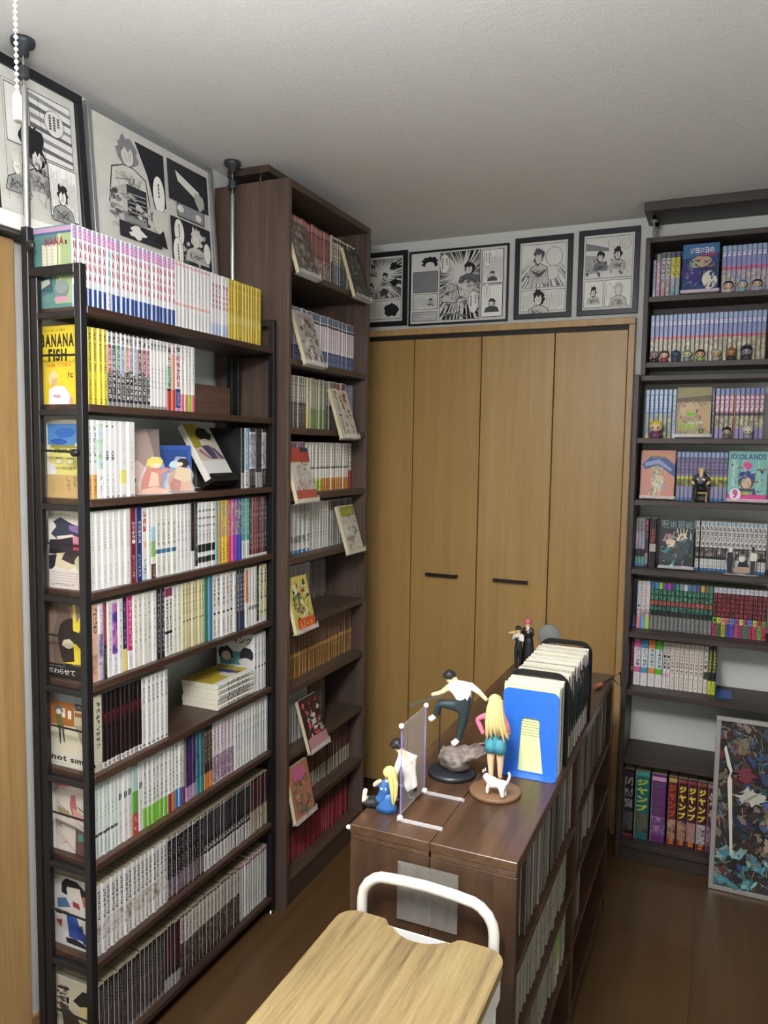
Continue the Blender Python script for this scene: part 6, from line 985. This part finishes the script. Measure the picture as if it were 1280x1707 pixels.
P = dict(body=(-.004, 0, .020, .0080), rump=(.012, 0, .021, .0078), neck=(-.014, 0, .025, .0058), head=(-.0215, 0, .0295, .0068), fl=(-.012, -.004, .012, .0034), fl2=(-.012, -.004, .001, .0027), fr=(-.012, .004, .012, .0034), fr2=(-.013, .004, .001, .0027), bl=(.013, -.004, .012, .0042), bl2=(.0155, -.004, .001, .0027), br=(.013, .004, .012, .0042), br2=(.0155, .004, .001, .0027), t1=(.021, 0, .027, .0026), t2=(.025, 0, .038, .0023), t3=(.0225, 0, .045, .0018))
Bn = [('body', 'rump', 'w'), ('body', 'neck', 'w'), ('neck', 'head', 'w'), ('body', 'fl', 'w'), ('fl', 'fl2', 'w'), ('body', 'fr', 'w'), ('fr', 'fr2', 'w'), ('rump', 'bl', 'w'), ('bl', 'bl2', 'w'), ('rump', 'br', 'w'), ('br', 'br2', 'w'), ('rump', 't1', 'w'), ('t1', 't2', 'w'), ('t2', 't3', 'w')]
cat = link('cat', skin_mesh('cat_body', P, Bn, dict(w=plain('#dedbd3', .5))), FB, (.008, -.028, .0085), (0, 0, radians(-12))); cat.scale = (1.3, 1.3, 1.3)
for sy in (-1, 1): MB().lathe([(.0024, 0), (.0001, .0055)], 8, c=(-.0205, sy*.0036, .0345)).build('cat_ear', plain('#ece9e2', .5), cat)
# C: two figures by the clear stand
FC = empty('reclining_figurine', (-.592, 1.362, ZT), label='blonde figurine in a blue coat lying back at the near corner of the island', cat='figurine')
P = dict(pelvis=(-.006, .004, .012, .0120), kneeL=(-.046, -.004, .009, .0078), ankL=(-.048, .002, .026, .0045), toeL=(-.046, .004, .036, .0060), kneeR=(-.038, .012, .014, .0078), ankR=(-.044, .020, .008, .0045), toeR=(-.056, .020, .007, .0050), waist=(-.002, .003, .030, .0125), chest=(.000, .002, .050, .0145), neck=(.002, .002, .064, .0050), head=(.005, .002, .077, .0105), crown=(.006, .002, .085, .0080), shL=(-.010, -.004, .056, .0070), elL=(-.024, -.008, .052, .0056), haL=(-.006, -.010, .066, .0042), shR=(.012, .008, .056, .0070), elR=(.014, .014, .038, .0055), haR=(.004, .012, .026, .0042))
mt = dict(coat=plain('#2c5f9a', .5), trouser=plain('#26282a', .45), skin=SK, shoe=plain('#e6e2da', .5))
Bn = [('pelvis', 'kneeL', 'trouser'), ('kneeL', 'ankL', 'skin'), ('ankL', 'toeL', 'shoe'), ('pelvis', 'kneeR', 'trouser'), ('kneeR', 'ankR', 'trouser'), ('ankR', 'toeR', 'shoe'), ('pelvis', 'waist', 'coat'), ('waist', 'chest', 'coat'), ('chest', 'neck', 'skin'), ('neck', 'head', 'skin'), ('head', 'crown', 'skin'), ('chest', 'shL', 'coat'), ('shL', 'elL', 'coat'), ('elL', 'haL', 'skin'), ('chest', 'shR', 'coat'), ('shR', 'elR', 'coat'), ('elR', 'haR', 'skin')]
link('body', skin_mesh('figure_body', P, Bn, mt), FC)
MB().lathe([(.024, 0), (.021, .010), (.0165, .024), (.015, .036)], 16, c=(0, .003, .0005), sx=1.0, sy=.75).build('coat_skirt', mt['coat'], FC)
hairmesh((.006, .003, .079), .0130, '#dfc87e', FC, [([(.014, .002, .080), (.020, .000, .060), (.021, -.002, .036), (.017, -.003, .014)], [.006, .0065, .005, .001]), ([(.010, -.006, .080), (.016, -.008, .055), (.018, -.009, .022)], [.005, .005, .001])])
FD = empty('crouching_figurine', (-.566, 1.405, ZT), label='crouching dark-haired figurine in a white shirt behind the blonde one', cat='figurine')
P = dict(pelvis=(.006, .008, .034, .0130), hipL=(-.004, .004, .032, .0110), kneeL=(-.022, .000, .040, .0090), ankL=(-.016, .004, .010, .0055), toeL=(-.026, .002, .005, .0050), hipR=(.014, .006, .030, .0110), kneeR=(-.004, .022, .034, .0090), ankR=(.006, .024, .010, .0055), toeR=(-.004, .026, .005, .0050), waist=(.008, .006, .052, .0130), chest=(.000, .004, .088, .0165), neck=(-.012, .003, .106, .0058), head=(-.022, .002, .118, .0110), crown=(-.025, .002, .127, .0080), shL=(-.012, -.012, .090, .0085), elL=(-.018, -.014, .066, .0058), haL=(-.022, -.006, .048, .0045), shR=(.006, .018, .092, .0085), elR=(-.002, .022, .068, .0058), haR=(-.014, .018, .050, .0045))
mt = dict(trouser=plain('#23262a', .45), shoe=plain('#d8d4cc', .5), shirt=plain('#ebe9e1', .5), skin=SK2)
Bn = [('pelvis', 'hipL', 'trouser'), ('hipL', 'kneeL', 'trouser'), ('kneeL', 'ankL', 'trouser'), ('ankL', 'toeL', 'shoe'), ('pelvis', 'hipR', 'trouser'), ('hipR', 'kneeR', 'trouser'), ('kneeR', 'ankR', 'trouser'), ('ankR', 'toeR', 'shoe'), ('pelvis', 'waist', 'shirt'), ('waist', 'chest', 'shirt'), ('chest', 'neck', 'skin'), ('neck', 'head', 'skin'), ('head', 'crown', 'skin'), ('chest', 'shL', 'shirt'), ('shL', 'elL', 'shirt'), ('elL', 'haL', 'skin'), ('chest', 'shR', 'shirt'), ('shR', 'elR', 'shirt'), ('elR', 'haR', 'skin')]
link('body', skin_mesh('figure_body', P, Bn, mt), FD); hairmesh((-.023, .003, .121), .0132, '#1f1d1d', FD, [([(-.023+.010*cos(a_), .003+.010*sin(a_), .124), (-.023+.016*cos(a_), .003+.016*sin(a_), .120)], [.0045, .001]) for a_ in (0, .9, 1.8, 2.7, 3.6, 4.5, 5.4)])
# D: the two far figurines
FE = empty('eating_figurine', (-.600, 2.462, ZT), label='far figurine in white shirt and black waistcoat biting a bread roll', cat='figurine')
def stander(parent, hs, mt, arm):
    f = hs/.2; P = dict(pelvis=(0, 0, .100, .0140), hipL=(-.009, 0, .092, .0115), kneeL=(-.009, 0, .052, .0085), ankL=(-.009, 0, .014, .0060), toeL=(-.013, -.004, .005, .0050), hipR=(.009, 0, .092, .0115), kneeR=(.009, 0, .052, .0085), ankR=(.009, 0, .014, .0060), toeR=(.006, -.006, .005, .0050), waist=(0, 0, .120, .0120), chest=(0, 0, .146, .0150), neck=(-.001, 0, .166, .0060), head=(-.003, -.001, .182, .0115), crown=(-.002, 0, .192, .0090), shL=(-.017, 0, .154, .0080), elL=(-.024, -.006, .134, .0065), haL=arm, shR=(.017, 0, .154, .0080), elR=(.022, -.006, .132, .0065), haR=(.004, -.018, .142, .0048))
    P = {k_: tuple(c*f for c in v) for k_, v in P.items()}
    Bn = [('pelvis', 'hipL', 'trouser'), ('hipL', 'kneeL', 'trouser'), ('kneeL', 'ankL', 'trouser'), ('ankL', 'toeL', 'trouser'), ('pelvis', 'hipR', 'trouser'), ('hipR', 'kneeR', 'trouser'), ('kneeR', 'ankR', 'trouser'), ('ankR', 'toeR', 'trouser'), ('pelvis', 'waist', 'vest'), ('waist', 'chest', 'vest'), ('chest', 'neck', 'skin'), ('neck', 'head', 'skin'), ('head', 'crown', 'skin'), ('chest', 'shL', 'shirt'), ('shL', 'elL', 'shirt'), ('elL', 'haL', 'shirt'), ('chest', 'shR', 'shirt'), ('shR', 'elR', 'shirt'), ('elR', 'haR', 'shirt')]
    link('body', skin_mesh('figure_body', P, Bn, mt), parent); return f
f = stander(FE, .150, dict(trouser=plain('#24262a', .45), vest=plain('#1f2124', .45), skin=SK, shirt=plain('#e8e6e0', .5)), (-.014, -.016, .166, .0048))
hairmesh((-.002*f, .001, .185*f), .0135*f, '#25262a', FE); MB().tube([(-.006, -.008, .128), (-.018, -.014, .127), (-.030, -.020, .124)], [.003, .0055, .002], 8).build('bread_roll', plain('#d8b878', .6), FE)
FF = empty('coated_figurine', (-.578, 2.500, ZT), label='far figurine with pink hair and long black coat behind the eating one', cat='figurine')
f = stander(FF, .168, dict(trouser=plain('#1c1c20', .45), vest=plain('#1c1c20', .45), skin=SK, shirt=plain('#1c1c20', .45)), (-.010, -.014, .150, .0048))
hairmesh((-.002*f, .001, .185*f), .0150*f, '#c06468', FF); MB().lathe([(.026, .012), (.022, .05), (.016, .09), (.014, .105)], 16, c=(.002, .002, 0), sy=.8).build('long_coat', plain('#1c1c20', .5), FF)
MS = empty('round_fan', (-.505, 2.485, ZT), label='grey round mesh fan standing behind the far figurines', cat='fan')
MB().lathe([(.0001, 0), (.034, 0), (.036, .002), (.034, .004), (.0001, .004)], 28).build('fan_disc', plain('#6f716e', .6), MS, (0, 0, .122), (radians(80), 0, radians(10))); MB().tube([(0, 0, 0), (0, 0, .095)], .004, 8).build('fan_handle', plain('#6a6c6c', .6), MS)
# ------------------------------------------------------------ little big-headed figurines in the dark bookcase
def chibi(x, y, z, s, hair, cloth, label, skin='#d8b89a', spikes=0):
    E = empty('mini_figurine', (x, y, z), (0, 0, 0), label, 'mini figurine', 'big-headed mini figurines in the dark bookcase')
    MB().lathe([(.30*s, 0), (.34*s, .08*s), (.26*s, .30*s), (.14*s, .42*s)], 12, sy=.8).build('body', plain(cloth, .5), E)
    MB().ball((0, 0, .66*s), .34*s, 14, 10, 0, (1.08, .95, .92)).build('head', plain(skin, .5), E)
    mb = MB(); mb.ball((0, .05*s, .71*s), .36*s, 14, 9, 0, (1.12, .98, .92))
    for i in range(spikes): a = radians(20+140*i/max(1, spikes-1)); mb.lathe([(.11*s, 0), (.0001, .30*s)], 7, c=(.30*s*cos(a), .05*s, (.72+.24*sin(a))*s))
    mb.build('hair', plain(hair, .45), E)
    for sx in (-1, 1): MB().ball((sx*.14*s, -.315*s, .60*s), .055*s, 8, 6, 0, (.8, .4, 1.1)).build('eye', M['black'], E)
    for sx in (-1, 1): MB().ball((sx*.30*s, -.06*s, .24*s), .09*s, 8, 6, 0, (.8, .8, 1.5)).build('arm', plain(cloth, .5), E)
z1, z2_, z3_, z4_ = RS[0]+.0004, RS[1]+.0004, RS[2]+.0004, RS[3]+.0004
for x_, hr, cl, n in ((-.022, '#26222a', '#c8b8a8', 'black-haired'), (.022, '#3f90b0', '#7aa8b0', 'blue-haired'), (.068, '#2c2c3a', '#a8a8b8', 'dark-capped')): chibi(x_, 2.957, z1, .040, hr, cl, '%s mini figurine on the top shelf of the dark bookcase' % n)
for x_, hr, cl, n, sk, sp in ((-.256, '#8a8494', '#3a3440', 'grey-haired', '#a88a84', 0), (-.222, '#5a4a48', '#8a3a44', 'brown-haired', '#dcbca0', 2), (-.183, '#33455e', '#3a4a58', 'navy-hooded', '#4a5a70', 0), (-.145, '#7fa05c', '#7a8a90', 'green-haired', '#d8c8a8', 0), (-.102, '#33241f', '#7a9a4a', 'long dark-haired', '#d8b08a', 0), (-.051, '#b8b09a', '#9a948c', 'white-capped', '#c8a888', 0), (-.002, '#8a5a40', '#3a2c2c', 'copper-haired', '#a87a58', 4), (.046, '#1f1e26', '#34343e', 'black spiky', '#8a8a98', 5)):
    chibi(x_, 2.957, z2_, .041 if sp < 5 else .046, hr, cl, '%s mini figurine on the second shelf of the dark bookcase' % n, sk, sp)
chibi(-.236, 2.915, z3_, .062, '#d0b858', '#6a3a58', 'large yellow-haired mini figurine at the left of the third shelf', '#dcc09a'); chibi(-.004, 2.915, z3_, .038, '#2c2824', '#6a6258', 'dark mini figurine on the third shelf', '#b8a88a', 3); chibi(.062, 2.915, z3_, .042, '#c8c4bc', '#8a8a90', 'pale-haired mini figurine on the third shelf', '#d0c0a8', 4)
FG = empty('seated_figurine', (-.078, 2.918, z4_), label='dark-clad figurine seated on an ornate chair on the fourth shelf', cat='figurine')
MB().box(-.024, .024, -.016, .020, .028, .036, 0, .001).build('chair_seat', plain('#8a7a48', .45), FG); MB().box(-.026, .026, .018, .024, .002, .088, 0, .002).build('chair_back', plain('#4a3a2c', .5), FG)
for sx in (-1, 1):
    for yy in (-.013, .016): MB().box(sx*.020-.003, sx*.020+.003, yy-.003, yy+.003, 0, .028).build('chair_leg', plain('#8a7a48', .45), FG)
P = dict(pelvis=(0, .006, .046, .0110), kneeL=(-.016, -.024, .046, .0080), ankL=(-.017, -.026, .012, .0055), toeL=(-.018, -.034, .005, .0048), kneeR=(.016, -.026, .050, .0080), ankR=(.004, -.032, .046, .0052), toeR=(-.006, -.036, .044, .0046), waist=(0, .008, .062, .0115), chest=(0, .006, .082, .0140), neck=(0, .004, .098, .0052), head=(0, .002, .110, .0095), crown=(0, .003, .118, .0075), shL=(-.016, .006, .088, .0075), elL=(-.028, .000, .070, .0058), haL=(-.022, -.012, .060, .0042), shR=(.016, .006, .088, .0075), elR=(.028, .000, .070, .0058), haR=(.020, -.014, .062, .0042))
mt = dict(c=plain('#1f1c24', .45), skin=SK)
Bn = [('pelvis', 'kneeL', 'c'), ('kneeL', 'ankL', 'c'), ('ankL', 'toeL', 'c'), ('pelvis', 'kneeR', 'c'), ('kneeR', 'ankR', 'c'), ('ankR', 'toeR', 'c'), ('pelvis', 'waist', 'c'), ('waist', 'chest', 'c'), ('chest', 'neck', 'skin'), ('neck', 'head', 'skin'), ('head', 'crown', 'skin'), ('chest', 'shL', 'c'), ('shL', 'elL', 'c'), ('elL', 'haL', 'skin'), ('chest', 'shR', 'c'), ('shR', 'elR', 'c'), ('elR', 'haR', 'skin')]
link('body', skin_mesh('figure_body', P, Bn, mt), FG); hairmesh((0, .004, .112), .0112, '#c8b078', FG)
z5_ = RS[4]+.0004
stand_up = [(.25, 0), (.75, 0), (.8, .4), (.95, .6), (.85, .8), (.65, 1), (.4, 1), (.2, .8), (.08, .6), (.2, .4)]
def shelf_standee(x_, items, label, W, H): standee('acrylic_standee', (x_, 2.925, z5_), 0, stand_up, items, label, W, H)
shelf_standee(.010, [('p', [(.3, .02), (.7, .02), (.8, .5), (.75, .78), (.3, .78), (.2, .5)], '#20242e'), ('e', .52, .88, .16, .1, '#d0c8b8')], 'acrylic standee of a pale-haired figure in navy on the fifth shelf', .036, .098)
shelf_standee(.038, [('p', [(.05, .1), (.95, .1), (.95, .35), (.7, .45), (.3, .45), (.05, .3)], '#a89078'), ('p', [(.25, .4), (.85, .4), (.8, .75), (.4, .75)], '#1f2028'), ('e', .5, .78, .18, .14, '#cfcac0')], 'acrylic standee of a squatting figure on the fifth shelf', .056, .070)
shelf_standee(.082, [('p', [(.3, .02), (.7, .02), (.72, .52), (.32, .52)], '#2c2e30'), ('p', [(.2, .5), (.8, .5), (.86, .75), (.3, .78)], '#cfcab4'), ('e', .5, .89, .15, .1, '#24221f')], 'acrylic standee of a dark-haired figure in a white shirt on the fifth shelf', .036, .102)
